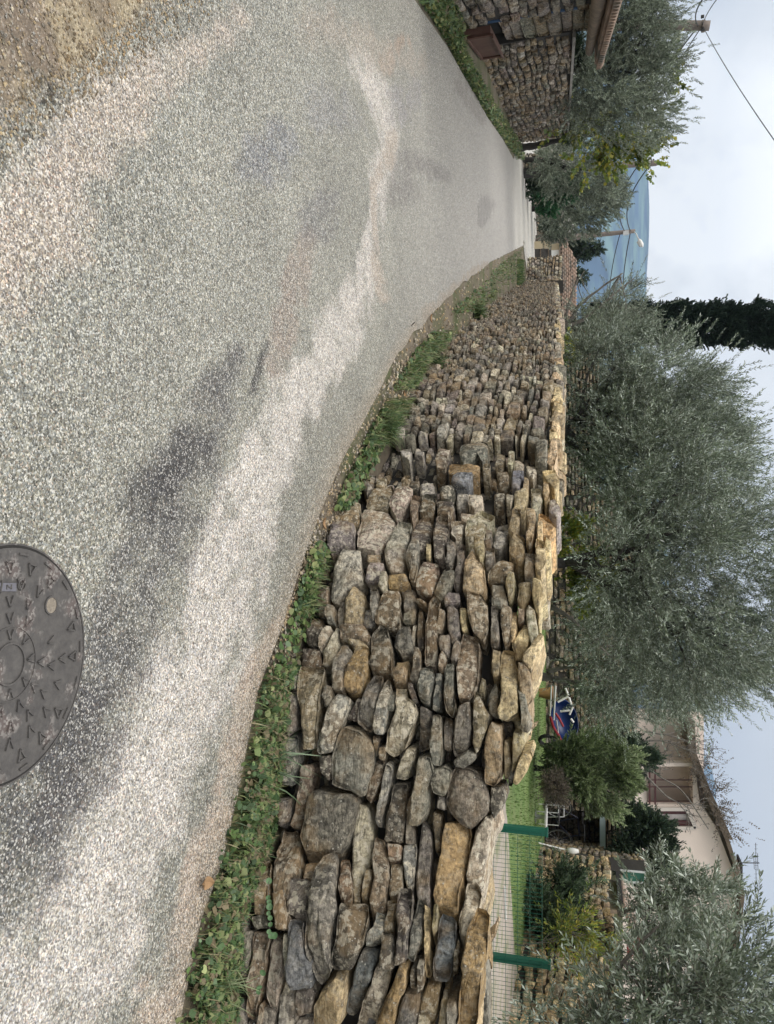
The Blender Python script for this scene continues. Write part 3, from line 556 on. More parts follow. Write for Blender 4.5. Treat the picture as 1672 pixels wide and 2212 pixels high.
hw.build('wall_face', MAT['stone'], hut); hw.core(0, hc.L, -.2, lambda q: eave, -.04, -2.6, name='wall_heart', parent=hut, drop=0)
ec = Curve([A0-lout*2.6-ldir*.02, A0-lout*1.3-ldir*.02, A0-lout*.02-ldir*.02])
if np.dot(ec.Nn[3], -ldir) < 0: ec.Nn *= -1
ew = Wall(ec, 0); ew.rubble(0, ec.L, lambda q: eave-.02, 'GGPDR', (.09, .18), (.18, .42), 0, hg, None, n=12, gap=.012); ew.build('end_wall', MAT['stone'], hut)
# squared blocks of the pier, set back behind the face with a dark joint and a thin blue pipe
pc = Curve([A2+ldir*.10-lout*.10, A3-lout*.06]); 
if np.dot(pc.Nn[3], lout) < 0: pc.Nn *= -1
pw = Wall(pc, 0); h = .42
while h < eave-.05:
    hh = hg.uniform(.13, .21); hh = min(hh, eave-h)
    pw.stone([(0, h), (pc.L, h), (pc.L, h+hh-.012), (0, h+hh-.012)], hg.uniform(-.02, .02), .3, PAL['G' if hg.random() < .7 else 'B'], .35, hg, n=26, amp=.010, bulge=.01, bev=.012)
    h += hh
pw.build('corner_pier', MAT['stone'], hut); pw.core(0, pc.L, -.2, lambda q: eave, -.14, -2.4, name='pier_heart', parent=hut, drop=0)
g3 = lambda p, z: Vector((p.x, p.y, z))
MB().tube([g3(A2+ldir*.05-lout*.05, .3), g3(A2+ldir*.05-lout*.05, 1.55)], .028, 8).build('drain_pipe', MAT['bluepipe'], hut)
# oak beam, rough and rounded, then tiles that rise towards the near end of the hut
rz = lambda s: eave+.02+(A3-A0).length*0+max(0, ((A3+ldir*.5)-(A0+ldir*s)).length)*.035
be = MB(); Lh = (A3-A0).length+.35
for off, zz, rr in ((.12, .09, .085), (-.5, .10, .09)):
    be.tube([g3(A0+lout*off, rz(0)-.10+zz*.2), g3(A0+lout*off+ldir*Lh*.4, rz(Lh*.4)-.09), g3(A0+lout*(off-.02)+ldir*Lh*.8, rz(Lh*.8)-.08), g3(A0+lout*off+ldir*Lh, rz(Lh)-.08)], [rr, rr*1.1, rr*.95, rr*.8], 10, .3)
be.build('roof_beam', MAT['wood'], hut, smooth=True)
rf = MB()
a, b = A0+lout*.28, A0+lout*.28+ldir*(Lh+.25); c_, d_ = b-lout*2.9, a-lout*2.9
rf.prism([g3(a, rz(0)), g3(b, rz(Lh+.25)), g3(c_, rz(Lh+.25)), g3(d_, rz(0))], (0, 0, .03)); rf.build('roof_deck', MAT['tile'], hut)
tl = MB(); k = 0
def half_tile(mb, a, b, r, up, n=7, th=.012):
    a, b = Vector(a), Vector(b); d = (b-a).normalized(); x = d.cross(Vector((0, 0, 1))).normalized(); z = x.cross(d)*(1 if up else -1)
    V = []
    for p, rr in ((a, r), (b, r*.85)):
        for rad in (rr, rr-th):
            for i in range(n+1):
                an = math.pi*i/n; V.append(p+x*math.cos(an)*rad+z*math.sin(an)*rad)
    m = n+1; Fc = [(i, i+1, 2*m+i+1, 2*m+i) for i in range(n)]+[(m+i+1, m+i, 3*m+i, 3*m+i+1) for i in range(n)]+[(i+1, i, m+i, m+i+1) for i in range(n)]+[(2*m+i, 2*m+i+1, 3*m+i+1, 3*m+i) for i in range(n)]
    mb.add(V, Fc)
s0 = .0
while s0 < Lh+.2:
    half_tile(tl, g3(A0+lout*.36+ldir*s0, rz(s0)+.03), g3(A0-lout*.1+ldir*s0, rz(s0)+.05), .075, True, 7)
    s0 += .155
for j in range(18):
    s0 = Lh+.32
    while s0 > 0:
        jj = hg.uniform(-.012, .012)
        half_tile(tl, g3(A0+lout*(.25-j*.17+jj)+ldir*s0, rz(s0)+.06), g3(A0+lout*(.25-j*.17)+ldir*(s0-.42), rz(s0-.42)+.075), .085, True, 6)
        s0 -= .36
tl.build('roof_tiles', MAT['tile'], hut, smooth=True)
# brown steel hatch standing at the foot of the pier
ht = empty('meter_hatch', (A2.x, A2.y, 0), 'brown steel meter hatch at the foot of the stone pier', 'hatch')
hA, hB = A2+ldir*.04+lout*.10, A3-ldir*.06+lout*.10
MB().prism([g3(hA, .0), g3(hB, .0), g3(hB, .33), g3(hA, .36)], Vector((-lout.x, -lout.y, 0))*.10).build('door', MAT['rust'], ht)
fr = MB()
for p, q, z0, z1 in ((hA, hB, .36, .33), (hA, hB, .02, .02)): fr.bar(g3(p+lout*.012, z0+.012), g3(q+lout*.012, z1+.012), .03)
fr.bar(g3(hA+lout*.012, 0), g3(hA+lout*.012, .37), .03); fr.bar(g3(hB+lout*.012, 0), g3(hB+lout*.012, .34), .03)
fr.bar(g3(hA+lout*.03, .385), g3(hB+lout*.03, .355), .05, .02); fr.build('frame', MAT['rust'], ht)

# ------------------------------------------------------------------ foliage
FOL = {
 'olive': [(.17, .21, .155), (.115, .15, .105), (.25, .295, .235), (.48, .54, .47), (.15, .19, .12)],
 'olive_far': [(.16, .19, .14), (.115, .145, .10), (.20, .235, .175), (.32, .36, .29)],
 'dark': [(.035, .06, .035), (.025, .045, .03), (.055, .08, .045)],
 'bush': [(.15, .20, .09), (.11, .155, .07), (.20, .255, .12), (.27, .32, .18)],
 'bush2': [(.05, .085, .045), (.035, .06, .035), (.08, .12, .06), (.14, .18, .12)],
 'green': [(.03, .10, .04), (.04, .12, .05), (.025, .075, .035)],
 'yellow': [(.20, .24, .035), (.15, .20, .04), (.28, .26, .04), (.10, .15, .04)],
 'brown': [(.12, .10, .08), (.09, .075, .06), (.15, .12, .09)],
 'cypress': [(.022, .042, .03), (.016, .030, .022), (.034, .058, .038)],
}
def spray_template(g, L=.26, nl=20, leaf=.052, wid=.011, open_=.9, droop=.1):
    V = []; Fc = []
    for i in range(nl):
        t = (i//2+.6)/(nl/2+.3); base = np.array([0, 0, L*t]); az = (i % 2)*math.pi+(i//2)*1.6+g.uniform(-.4, .4)
        el = g.uniform(.45, .95)*open_*(1.15-.5*t)
        d = np.array([math.cos(az)*math.sin(el), math.sin(az)*math.sin(el), math.cos(el)])
        s = np.cross(d, [g.normal(), g.normal(), g.normal()]); s /= np.linalg.norm(s)
        l = leaf*g.uniform(.7, 1.15)*(1.05-.35*abs(t-.4)); w = wid*g.uniform(.8, 1.2)
        b = len(V); nrm = np.cross(d, s)
        V += [base, base+d*l*.5+s*w*.5+nrm*w*.15, base+d*l, base+d*l*.5-s*w*.5+nrm*w*.15]; Fc.append((b, b+1, b+2, b+3))
    # the twig itself
    b = len(V); V += [[-.0018, 0, 0], [.0018, 0, 0], [.0008, 0, L], [-.0008, 0, L]]; Fc.append((b, b+1, b+2, b+3))
    return np.array(V, float), np.array(Fc)
def foliage(name, blobs, n, kind, parent, seed, leaf=.052, wid=.011, L=.26, nl=20, clump=.24, nclump=9, up=.35, inner=.5, mat='leaf', open_=.9, stick=0.0, dens=None, flatz=1.0):
    """blobs: (centre, radius vector); leafy shoots gathered into clumps inside them"""
    g = np.random.default_rng(seed); T = [spray_template(g, L, nl, leaf, wid, open_) for _ in range(5)]
    wts = np.array([b[1][0]*b[1][2] for b in blobs]); wts = wts/wts.sum()
    P = []; D = []; SH = []
    for (c, r), w in zip(blobs, wts):
        m = max(3, int(n*w)); nc_ = max(4, int(nclump*max(1, r[0]*r[2]*6)))
        v = g.normal(size=(nc_, 3)); v /= np.linalg.norm(v, axis=1)[:, None]
        rad = 1-np.abs(g.normal(0, 1, nc_))*inner*.5; rad = np.clip(rad, .1, 1.05)
        cc = v*rad[:, None]*np.array(r)
        which = g.integers(0, nc_, m); cs = clump*np.mean(r)*g.uniform(.6, 1.5, nc_)
        pp = cc[which]+g.normal(size=(m, 3))*cs[which][:, None]*.6
        dd = pp/np.array(r); dd = dd/(np.linalg.norm(dd, axis=1)[:, None]+1e-6)*.8+g.normal(size=(m, 3))*.5+np.array([0, 0, up])
        st = g.random(m) < stick
        pp = pp+dd*st[:, None]*L*1.3*g.random((m, 1))
        P.append(pp+np.array(c)); D.append(dd); SH.append(np.clip(g.normal(1, .22, nc_), .5, 1.6)[which])
    P = np.vstack(P); D = np.vstack(D); SH = np.concatenate(SH); D /= np.linalg.norm(D, axis=1)[:, None]
    n = len(P); ref = g.normal(size=(n, 3)); Xa = np.cross(D, ref); Xa /= np.linalg.norm(Xa, axis=1)[:, None]; Ya = np.cross(D, Xa)
    sc = g.uniform(.7, 1.25, n); Vs = []; Fs = []; Cs = []; off = 0
    pal = np.array(FOL[kind])
    for ti, (tv, tf) in enumerate(T):
        m = np.arange(n) % 5 == ti
        if not m.any(): continue
        k = m.sum(); nv = len(tv)
        W_ = P[m][:, None, :]+sc[m][:, None, None]*(Xa[m][:, None, :]*tv[None, :, 0:1]+Ya[m][:, None, :]*tv[None, :, 1:2]+D[m][:, None, :]*tv[None, :, 2:3])
        Vs.append(W_.reshape(-1, 3)); Fs.append((tf[None]+(np.arange(k)*nv)[:, None, None]+off).reshape(-1, 4)); off += k*nv
        nf = nv//4; ci = g.integers(0, len(pal), (k, nf)); cc = pal[ci]*SH[m][:, None, None]*g.normal(1, .12, (k, nf, 1))
        cc[:, -1] = (.10, .09, .07)
        cc = np.repeat(cc, 4, axis=1).reshape(-1, 3); Cs.append(np.column_stack([np.clip(cc, .005, .8), np.ones(len(cc))]))
    return mesh(name, np.vstack(Vs), np.vstack(Fs), MAT[mat], parent, np.vstack(Cs))
def blob(x, y, D, r, rx=1.0, rz=1.0, ry=1.0):
    c = at(x, y, D); k = D/FPX*1.03; return (c, (r*k*rx, r*k*ry, r*k*rz))
def limbs(pts_list, n=9, wob=.35):
    m = MB()
    for pts, rad in pts_list: m.tube(pts, rad, n, wob)
    return m
def smooth_path(pts, k=5, jit=0, seed=0):
    g = random.Random(seed); out = []
    P = [Vector(p) for p in pts]
    for i in range(len(P)-1):
        p0, p1, p2, p3 = P[max(i-1, 0)], P[i], P[i+1], P[min(i+2, len(P)-1)]
        for j in range(k):
            t = j/k; out.append(.5*((2*p1)+(p2-p0)*t+(2*p0-5*p1+4*p2-p3)*t*t+(3*p1-p0-3*p2+p3)*t**3)+Vector((g.uniform(-jit, jit), g.uniform(-jit, jit), 0)))
    return out+[P[-1]]
def trunk(pxs, D, w, ground=None, jit=.01, seed=0, dz=None):
    """photo points (x, y, depth shift), widths in metres at both ends"""
    pts = [at(x, y, D+dd) for x, y, dd in pxs]
    if ground is not None: pts = [Vector((pts[0].x, pts[0].y, ground))]+pts
    pts = smooth_path(pts, 5, jit, seed); n = len(pts); return pts, [w[0]+(w[1]-w[0])*(i/(n-1))**.8 for i in range(n)]
LZ = .62
def random_limbs(m, start, blobs, n, r0, g):
    for i in range(n):
        c, r = blobs[g.integers(0, len(blobs))]
        e = Vector(c)+Vector((g.uniform(-.8, .8)*r[0], g.uniform(-.8, .8)*r[1], g.uniform(-.5, .8)*r[2]))
        s = Vector(start[g.integers(0, len(start))]); mid = s.lerp(e, .5)+Vector((g.normal()*.12, g.normal()*.12, g.normal()*.1))*(e-s).length
        pts = smooth_path([s, mid, e], 4); k = len(pts); m.tube(pts, [r0*(1-.85*j/(k-1)) for j in range(k)], 6, .2)
def tree(name, label, cat, blobs, n, kind, trunks, seed, ground, group=None, bark='bark', limbn=14, limbr=.035, **kw):
    g = np.random.default_rng(seed+500)
    base = trunks[0][0][0] if trunks else Vector(blobs[0][0]); root = empty(name, (base.x, base.y, ground), label, cat, group)
    if trunks:
        m = limbs(trunks); random_limbs(m, [p for t in trunks for p in t[0][len(t[0])//2:]], blobs, limbn, limbr, g); m.build('trunk', MAT[bark], root, smooth=True)
    foliage('crown', blobs, n, kind, root, seed, **kw)
    return root
# big olives behind the wall
tree('olive_tree', 'biggest silvery olive, with a forked dark trunk and yellow leaves under it', 'tree',
     [blob(1430, 1230, 9, 140), blob(1540, 1150, 9.2, 135), blob(1560, 1330, 9.2, 150), blob(1380, 1120, 9, 75), blob(1400, 1380, 9.3, 105), blob(1365, 1300, 9.4, 55), blob(1650, 1240, 9.5, 110), blob(1490, 1430, 9.6, 85), blob(1590, 1420, 9.8, 65), blob(1440, 1030, 9.6, 120)],
     6800, 'olive', [trunk([(1175, 1215, 0), (1230, 1212, .0), (1285, 1195, 0), (1360, 1190, .1), (1450, 1150, 0)], 9, (.085, .02), LZ), trunk([(1228, 1212, 0), (1290, 1250, 0), (1370, 1300, .1), (1470, 1370, .2)], 9, (.055, .015)), trunk([(1225, 1212, 0), (1300, 1225, -.3), (1390, 1230, -.4)], 9, (.05, .012))],
     1, LZ, 'olive trees behind the drystone wall', 'darkbark', 26, .022, up=.5, stick=.3, nclump=11, clump=.19)
tree('olive_tree', 'dense rounded olive with a leaning dark trunk, next to the tall cypress', 'tree',
     [blob(1365, 920, 10.5, 105), blob(1440, 850, 10.8, 120), blob(1490, 950, 10.6, 110), blob(1305, 800, 10.8, 70), blob(1345, 745, 11.2, 62), blob(1300, 960, 10.2, 40), blob(1540, 1010, 10.5, 80), blob(1390, 1020, 10, 105), blob(1480, 830, 11.2, 55)],
     6200, 'olive', [trunk([(1195, 935, 0), (1220, 930, .0), (1255, 950, 0), (1330, 930, .1), (1430, 900, 0)], 10.5, (.10, .02), LZ), trunk([(1218, 935, 0), (1260, 985, 0), (1300, 1040, .1), (1380, 1060, .2)], 10.5, (.06, .015)), trunk([(1200, 950, 0), (1240, 905, 0), (1320, 840, 0)], 10.5, (.05, .012))],
     2, LZ, 'olive trees behind the drystone wall', 'darkbark', 22, .02, up=.4, stick=.12, nclump=11, clump=.19)
tree('olive_tree', 'thin olive with bare grey branches sweeping up in front of the blue mountain', 'tree',
     [blob(1300, 665, 15, 38), blob(1350, 640, 15.5, 26), blob(1335, 695, 14.5, 42), blob(1270, 705, 14.5, 36), blob(1395, 665, 15.5, 24)],
     1000, 'olive_far', [trunk([(1215, 700, 0), (1250, 660, 0), (1300, 620, 0), (1345, 590, 0)], 14.5, (.05, .01), .0), trunk([(1215, 705, 0), (1260, 690, 0), (1320, 640, 0), (1370, 600, 0)], 14.5, (.045, .008)), trunk([(1220, 690, 0), (1240, 620, 0), (1262, 585, 0)], 14.5, (.03, .006)), trunk([(1215, 700, 0), (1235, 640, 0), (1245, 600, 0)], 14.5, (.03, .006))],
     3, 0, 'olive trees behind the drystone wall', 'bark', 10, .012, stick=.15, up=.5)
tree('olive_tree', 'pale grey olive with gnarled stems at the lawn edge beside the blue wheelbarrow', 'tree',
     [blob(1345, 1480, 13.5, 80), blob(1430, 1470, 13.8, 70), blob(1320, 1400, 13.5, 80), blob(1540, 1465, 13.2, 70), blob(1440, 1400, 13.5, 85), blob(1330, 1520, 13.6, 30)],
     4000, 'olive', [trunk([(1182, 1462, 0), (1205, 1468, 0), (1240, 1474, 0), (1290, 1500, 0), (1350, 1530, 0)], 14.5, (.09, .02), LZ), trunk([(1185, 1448, 0), (1215, 1442, 0), (1250, 1440, 0), (1330, 1430, 0)], 14.5, (.05, .012)), trunk([(1190, 1310, 0), (1225, 1330, 0), (1270, 1370, 0), (1330, 1430, 0)], 13, (.05, .015)), trunk([(1188, 1440, 0), (1200, 1425, 0), (1225, 1432, 0)], 14.5, (.03, .015))],
     4, LZ, 'olive trees behind the drystone wall', 'bark', 16, .022, up=.4, stick=.25)
tree('olive_tree', 'nearest olive with large leaves, overhanging the mesh fence at the right edge', 'tree',
     [blob(1455, 2120, 5.4, 85), blob(1530, 2190, 5.2, 110), blob(1360, 2200, 5.3, 70), blob(1580, 2050, 5.5, 55), blob(1640, 2150, 5.2, 75), blob(1440, 2010, 5.7, 38), blob(1600, 2300, 5.2, 140), blob(1350, 2330, 5.2, 130), blob(1200, 2225, 5.2, 50)],
     1500, 'olive', [trunk([(1150, 2420, 0), (1250, 2400, 0), (1400, 2350, 0), (1500, 2250, 0), (1570, 2100, 0)], 5.4, (.10, .015), LZ), trunk([(1280, 2390, 0), (1290, 2250, 0), (1330, 2100, 0), (1420, 2000, 0)], 5.4, (.04, .006))],
     6, LZ, 'olive trees behind the drystone wall', 'bark', 20, .010, up=.35, leaf=.058, wid=.0125, stick=.4, nclump=10, clump=.26)
tree('olive_tree', 'small pale olive on the terrace against the pink house wall', 'tree',
     [blob(1425, 1910, 9.5, 42), blob(1465, 1900, 9.5, 36), blob(1390, 1965, 9.3, 45), blob(1460, 1960, 9.3, 62), blob(1530, 1960, 9, 55)],
     900, 'olive', [trunk([(1345, 1970, 0), (1400, 1950, 0), (1460, 1910, 0)], 9.5, (.05, .012), 2.0)], 7, 2.0, 'olive trees behind the drystone wall', 'bark', 10, .012, up=.5, leaf=.06, wid=.014)
for i, (bl_, lab) in enumerate((([blob(1315, 770, 23, 70), blob(1330, 880, 23, 75)], 'dim olive crown far behind the trunks, on the cypress side'), ([blob(1325, 1010, 22.5, 75), blob(1335, 1130, 22.5, 75)], 'dim olive crown far behind the big olives, between their two trunks'), ([blob(1335, 1270, 22.5, 78), blob(1345, 1400, 22.5, 75)], 'dim olive crown far behind the yellow shrub'))):
    tree('olive_tree', lab, 'tree', bl_, 1300, 'olive_far', [([Vector((bl_[0][0][0], 22.8, .4)), Vector(bl_[0][0])], [.12, .06])], 40+i, .4, 'olive trees behind the garden', 'darkbark', 5, .03, leaf=.11, wid=.035, L=.34, nl=14)
# left side
tree('olive_tree', 'wide olive hedge-like crown above the left boundary wall under the near utility pole', 'tree',
     [blob(1330, 60, 17.5, 95), blob(1380, 150, 18, 80), blob(1320, 210, 18, 88), blob(1395, 60, 17.5, 55), blob(1370, -70, 17, 90), blob(1275, 255, 19, 42), blob(1395, 250, 19, 50), blob(1425, 130, 18, 26), blob(1265, 150, 17, 26), blob(1262, 190, 18, 24)],
     5600, 'olive_far', [trunk([(1235, 150, 0), (1270, 150, 0), (1330, 120, 0), (1400, 110, 0)], 18, (.12, .03), .0)], 8, 0, 'olive trees left of the lane', 'darkbark', 16, .03, up=.5, stick=.25, leaf=.07, wid=.017)
o = empty('fig_shrub', atg(1125, 320), 'yellowing broad-leaved climber hanging over the end of the left boundary wall', 'shrub')
m = limbs([trunk([(1130, 318, 0), (1170, 312, 0), (1220, 300, 0), (1290, 290, .3)], 24.2, (.16, .04), float(terrain(24)))]); m.build('stem', MAT['darkbark'], o, smooth=True)
foliage('leaves', [blob(1280, 305, 23, 36), blob(1345, 325, 23, 34), blob(1245, 275, 22, 20), blob(1385, 295, 22.5, 22), blob(1405, 225, 20.5, 16), blob(1425, 150, 19.5, 16)], 430, 'yellow', o, 9, leaf=.14, wid=.11, L=.35, nl=9, stick=.5, up=.2)
tree('olive_tree', 'grey olive leaning over the stone gate pier beyond the left boundary wall', 'tree',
     [blob(1240, 365, 27, 62), blob(1290, 385, 27, 45), blob(1200, 345, 26, 38), blob(1320, 400, 28, 26)], 1900, 'olive_far',
     [trunk([(1140, 345, 0), (1180, 350, 0), (1230, 365, 0)], 26.5, (.12, .05), float(terrain(26)))], 10, float(terrain(26)), 'olive trees left of the lane', 'darkbark', 8, .03, leaf=.08, wid=.02, up=.4)
tree('olive_tree', 'farthest olive of the left row, in front of the mountain foot beside the wooden poles', 'tree',
     [blob(1240, 430, 36, 60), blob(1290, 440, 36, 50), blob(1210, 470, 36, 42), blob(1320, 430, 36, 30), blob(1270, 480, 37, 24)], 2200, 'olive_far',
     [trunk([(1165, 450, 0), (1190, 450, 0), (1240, 445, 0)], 36, (.15, .05), float(terrain(36)))], 12, float(terrain(36)), 'olive trees left of the lane', 'darkbark', 8, .03, leaf=.10, wid=.03, L=.32, up=.4)
tree('round_shrub', 'bright green clipped round shrub at the bend of the lane', 'shrub', [blob(1190, 412, 31, 34, 1, 1.2), blob(1225, 410, 31, 28)], 1500, 'green', [], 13, float(terrain(31)), leaf=.09, wid=.05, L=.2, nl=12, inner=.25)
tree('dark_foliage', 'blackish green hedge beside the stone gate pier', 'hedge', [blob(1160, 392, 29, 20), blob(1160, 376, 29, 18), blob(1140, 400, 29, 14)], 900, 'dark', [], 14, float(terrain(29)), leaf=.08, wid=.04, L=.2, nl=12, inner=.25)
tree('dark_shrub', 'low dark shrub behind the agave by the far end of the lane', 'shrub', [blob(1200, 490, 40, 18), blob(1185, 480, 40, 14)], 500, 'dark', [], 15, float(terrain(40)), leaf=.1, wid=.05, L=.2, nl=12, inner=.25)
tree('dark_foliage', 'dark foliage added to fill the dark gap above the left boundary wall', 'hedge', [blob(1228, 90+i*42, 17.5+i*1.5, 30) for i in range(5)], 2200, 'dark', [], 25, 0, leaf=.08, wid=.035, L=.2, nl=12, inner=.4)  # added leafy mass, standing in for the dark gap under the olive
# cypress
cyp = [blob(1300+i*42, 700+ (4 if i % 2 else -4), 34, 43, .85, .95) for i in range(13)]
tree('cypress_tree', 'tall dark cypress column behind the olives, cut off by the top of the view', 'tree', cyp, 24000, 'cypress', [trunk([(1215, 700, 0), (1400, 700, 0), (1600, 700, 0)], 34, (.2, .1), float(terrain(34)))], 16, float(terrain(34)), None, 'darkbark', 4, .03, leaf=.075, wid=.04, L=.18, nl=14, up=.9, inner=.2, clump=.14, nclump=30, open_=.6)
# right side shrubs
tree('bay_shrub', 'bushy olive-green shrub in front of the bike recess, at the far edge of the lawn', 'shrub',
     [blob(1245, 1650, 15, 50), blob(1300, 1665, 15, 52), blob(1330, 1640, 15, 36), blob(1255, 1700, 14.8, 38), blob(1310, 1715, 15, 34), blob(1222, 1640, 15.2, 26), blob(1290, 1615, 15.3, 30)],
     4200, 'bush', [trunk([(1180, 1660, 0), (1230, 1660, 0), (1290, 1670, 0)], 15.2, (.06, .02), LZ)], 17, LZ, None, 'darkbark', 8, .02, leaf=.075, wid=.02, up=.6, L=.22, inner=.3)
tree('dark_shrub', 'dark shrub rising in front of the balcony of the pink house', 'shrub', [blob(1360, 1640, 17, 38), blob(1390, 1655, 17, 20), blob(1350, 1600, 17, 25)], 1300, 'dark', [], 18, 2.0, leaf=.07, wid=.025, L=.2, nl=14)
tree('dry_shrub', 'small brown withered shrub at the far edge of the lawn', 'shrub', [blob(1192, 1690, 14, 13), blob(1196, 1715, 13.8, 12), blob(1182, 1700, 13.8, 8)], 380, 'brown', [], 19, LZ, leaf=.05, wid=.012, L=.22, nl=16, open_=1.2)
tree('dark_shrub', 'leafy dark green shrub on the lawn in front of the tan garden wall', 'shrub', [blob(1190, 1935, 13.2, 38), blob(1172, 1985, 12.6, 28), blob(1222, 1920, 13.4, 26), blob(1160, 1950, 12.8, 18)], 1300, 'bush2', [trunk([(1120, 1945, 0), (1150, 1945, 0), (1190, 1935, 0)], 13, (.03, .012), LZ)], 20, LZ, None, 'darkbark', 6, .01, leaf=.075, wid=.018, L=.22, stick=.3)
tree('leafy_sapling', 'yellow-green sapling leaning on the tan garden wall', 'shrub', [blob(1240, 2010, 11, 28), blob(1215, 2040, 11, 24), blob(1265, 2015, 11, 18)], 170, 'yellow', [trunk([(1130, 2040, 0), (1180, 2030, 0), (1250, 2000, 0)], 11, (.012, .005), LZ)], 21, LZ, None, 'bark', 8, .008, leaf=.08, wid=.02, L=.25, nl=10, stick=.5)
tree('terrace_shrub', 'dark conifer-like shrub on the terrace below the pink wall', 'shrub', [blob(1375, 1800, 18.5, 38), blob(1400, 1830, 18.5, 34), blob(1370, 1860, 18.3, 40), blob(1415, 1790, 18.5, 20)], 2400, 'dark', [], 22, 2.3, leaf=.09, wid=.03, L=.24, nl=14, up=.7)
tree('yellow_shrub', 'yellow-leaved shrub showing through under the biggest olive', 'shrub', [blob(1250, 1240, 12.5, 46), blob(1225, 1160, 12.6, 30), blob(1275, 1280, 12.5, 34)], 900, 'yellow', [], 23, LZ, leaf=.06, wid=.04, L=.25, nl=12)
tree('climber', 'sprig of yellow-green leaves on the dark wall behind the middle of the drystone wall', 'shrub', [blob(1230, 745, 12.6, 12), blob(1225, 760, 12.6, 8)], 40, 'yellow', [], 24, LZ, leaf=.08, wid=.06, L=.15, nl=8)
# ------------------------------------------------------------------ garden: lawn, path, retaining walls, house
cx_ = [(p[0]-n_[0]*.40, p[1]-n_[1]*.40) for p, n_ in zip(wc.P, wc.Nn)]
inner = [p for p in cx_ if p[1] < 9.5][::4]
grass = M('lawn_green', (.125, .20, .055), .9, .35, 2.2, .8, 60, tint=(.17, .22, .08), ts=1.3)
far_y = 19.8
def sheet(name, pts2, z, mat, kind='structure', thick=.6):
    m = MB(); m.prism([(x, y, z) for x, y in pts2], (0, 0, -thick)); o = m.build(name, mat, loc=(pts2[0][0], pts2[0][1], z)); return tag(o, kind=kind)
sheet('lawn', [(7.6, 1.5)]+inner+[(-2.4, 13), (-3.2, 21), (13, 21), (13, 1.5)], LZ, grass)
pth = [atz(1092, 2215, LZ), atz(1096, 2050, LZ), atz(1092, 1850, LZ), atz(1098, 1700, LZ)]
near = [p for p in inner if p[0] > .8][::-1]
pm = M('pink_paving', (.40, .35, .31), .9, .2, 3, .4, 25, tint=(.20, .21, .12), ts=3.0)
pts = [(p.x, p.y) for p in pth]+[(p.x*1.0, p.y) for p in [atz(1050, 1690, LZ)]]+[(1.2, 4.9), (2.4, 4.2), (7.5, 3.2)]
pe = [(1086, 1690), (1097, 1790), (1102, 1900), (1111, 2050), (1124, 2160), (1124, 2330)]
oe = [atz(a, b, LZ) for a, b in pe]; ii = sorted([p for p in inner if p[0] > .4], key=lambda p: p[0])
ox_ = np.array([p.x for p in oe]); oy_ = np.array([p.y for p in oe]); V = []; nn_ = 30
for k in range(nn_+1):
    x = .9+(oe[-1].x-.9)*k/nn_; yi = np.interp(x, [p[0] for p in ii], [p[1] for p in ii]); yo = max(np.interp(x, ox_, oy_), yi+.02); V += [(x, yi-.05, LZ+.004), (x, yo, LZ+.004)]
tag(mesh('garden_path', V, [(2*k, 2*k+2, 2*k+3, 2*k+1) for k in range(nn_)], pm, loc=(3, 4, LZ)), kind='structure')
# short blades so that the lawn is not a flat colour
g = np.random.default_rng(31)
def blades(name, P, h, w, pal, mat='leaf', lean=.5, kind='stuff', parent=None, segs=2, seed=1):
    g = np.random.default_rng(seed); n = len(P); h = h*g.uniform(.5, 1.3, n); a = g.uniform(0, 2*math.pi, n); w = w*g.uniform(.7, 1.3, n)
    d = np.stack([np.cos(a), np.sin(a), 0*a], -1); s = np.stack([-np.sin(a), np.cos(a), 0*a], -1); le = g.uniform(.1, 1, n)*lean
    V = []
    for t in np.linspace(0, 1, segs+1):
        c = P+np.array([0, 0, 1])*(h*t*(1-.35*le*t))[:, None]+d*(h*le*t*t)[:, None]; ww = w*(1-t)**.6*.5+.0003
        V += [c-s*ww[:, None], c+s*ww[:, None]]
    V = np.stack(V, 1); k = V.shape[1]; b = (np.arange(n)*k)[:, None]
    Fc = np.concatenate([b+np.array([[2*i, 2*i+1, 2*i+3, 2*i+2]]) for i in range(segs)], 0).reshape(-1, 4)
    pal = np.array(pal); cc = pal[g.integers(0, len(pal), n)]*g.normal(1, .12, (n, 1)); cc = np.repeat(np.clip(cc, .01, .8), k, 0)
    o = mesh(name, V.reshape(-1, 3), Fc, MAT[mat], parent, np.column_stack([cc, np.ones(len(cc))]), loc=None if parent else P.mean(0))
    if kind: tag(o, kind=kind)
    return o
GP = [(.11, .19, .05), (.15, .24, .07), (.09, .15, .045), (.20, .26, .10)]
LP = g.uniform(size=(26000, 2)); ly = 3.5+LP[:, 0]**1.2*16; lxx = -1.8+LP[:, 1]*10.5
keep = (lxx > -1.2+.0*ly) & (lxx < 7.2) & (ly > 4.6)
pp = np.stack([lxx, ly, 0*ly+LZ], -1)[keep]; qx, qy = proj(pp); cP = wc.P; nd = np.argmin(np.hypot(pp[:, None, 0]-cP[None, :, 0], pp[:, None, 1]-cP[None, :, 1]), 1)
in_garden = ((pp[:, :2]-cP[nd])*wc.Nn[nd]).sum(1) < -.5; pp = pp[in_garden]; qx = qx[in_garden]; qy = qy[in_garden]
on_path = (qx < np.interp(qy, [1690, 1790, 1900, 2050, 2160], [1086, 1097, 1102, 1111, 1124])) & (qy > 1680)
tag(blades('lawn_grass', pp[~on_path], .045, .012, GP, seed=4), 'short mown green grass between the wall and the garden walls', 'grass', kind='stuff')
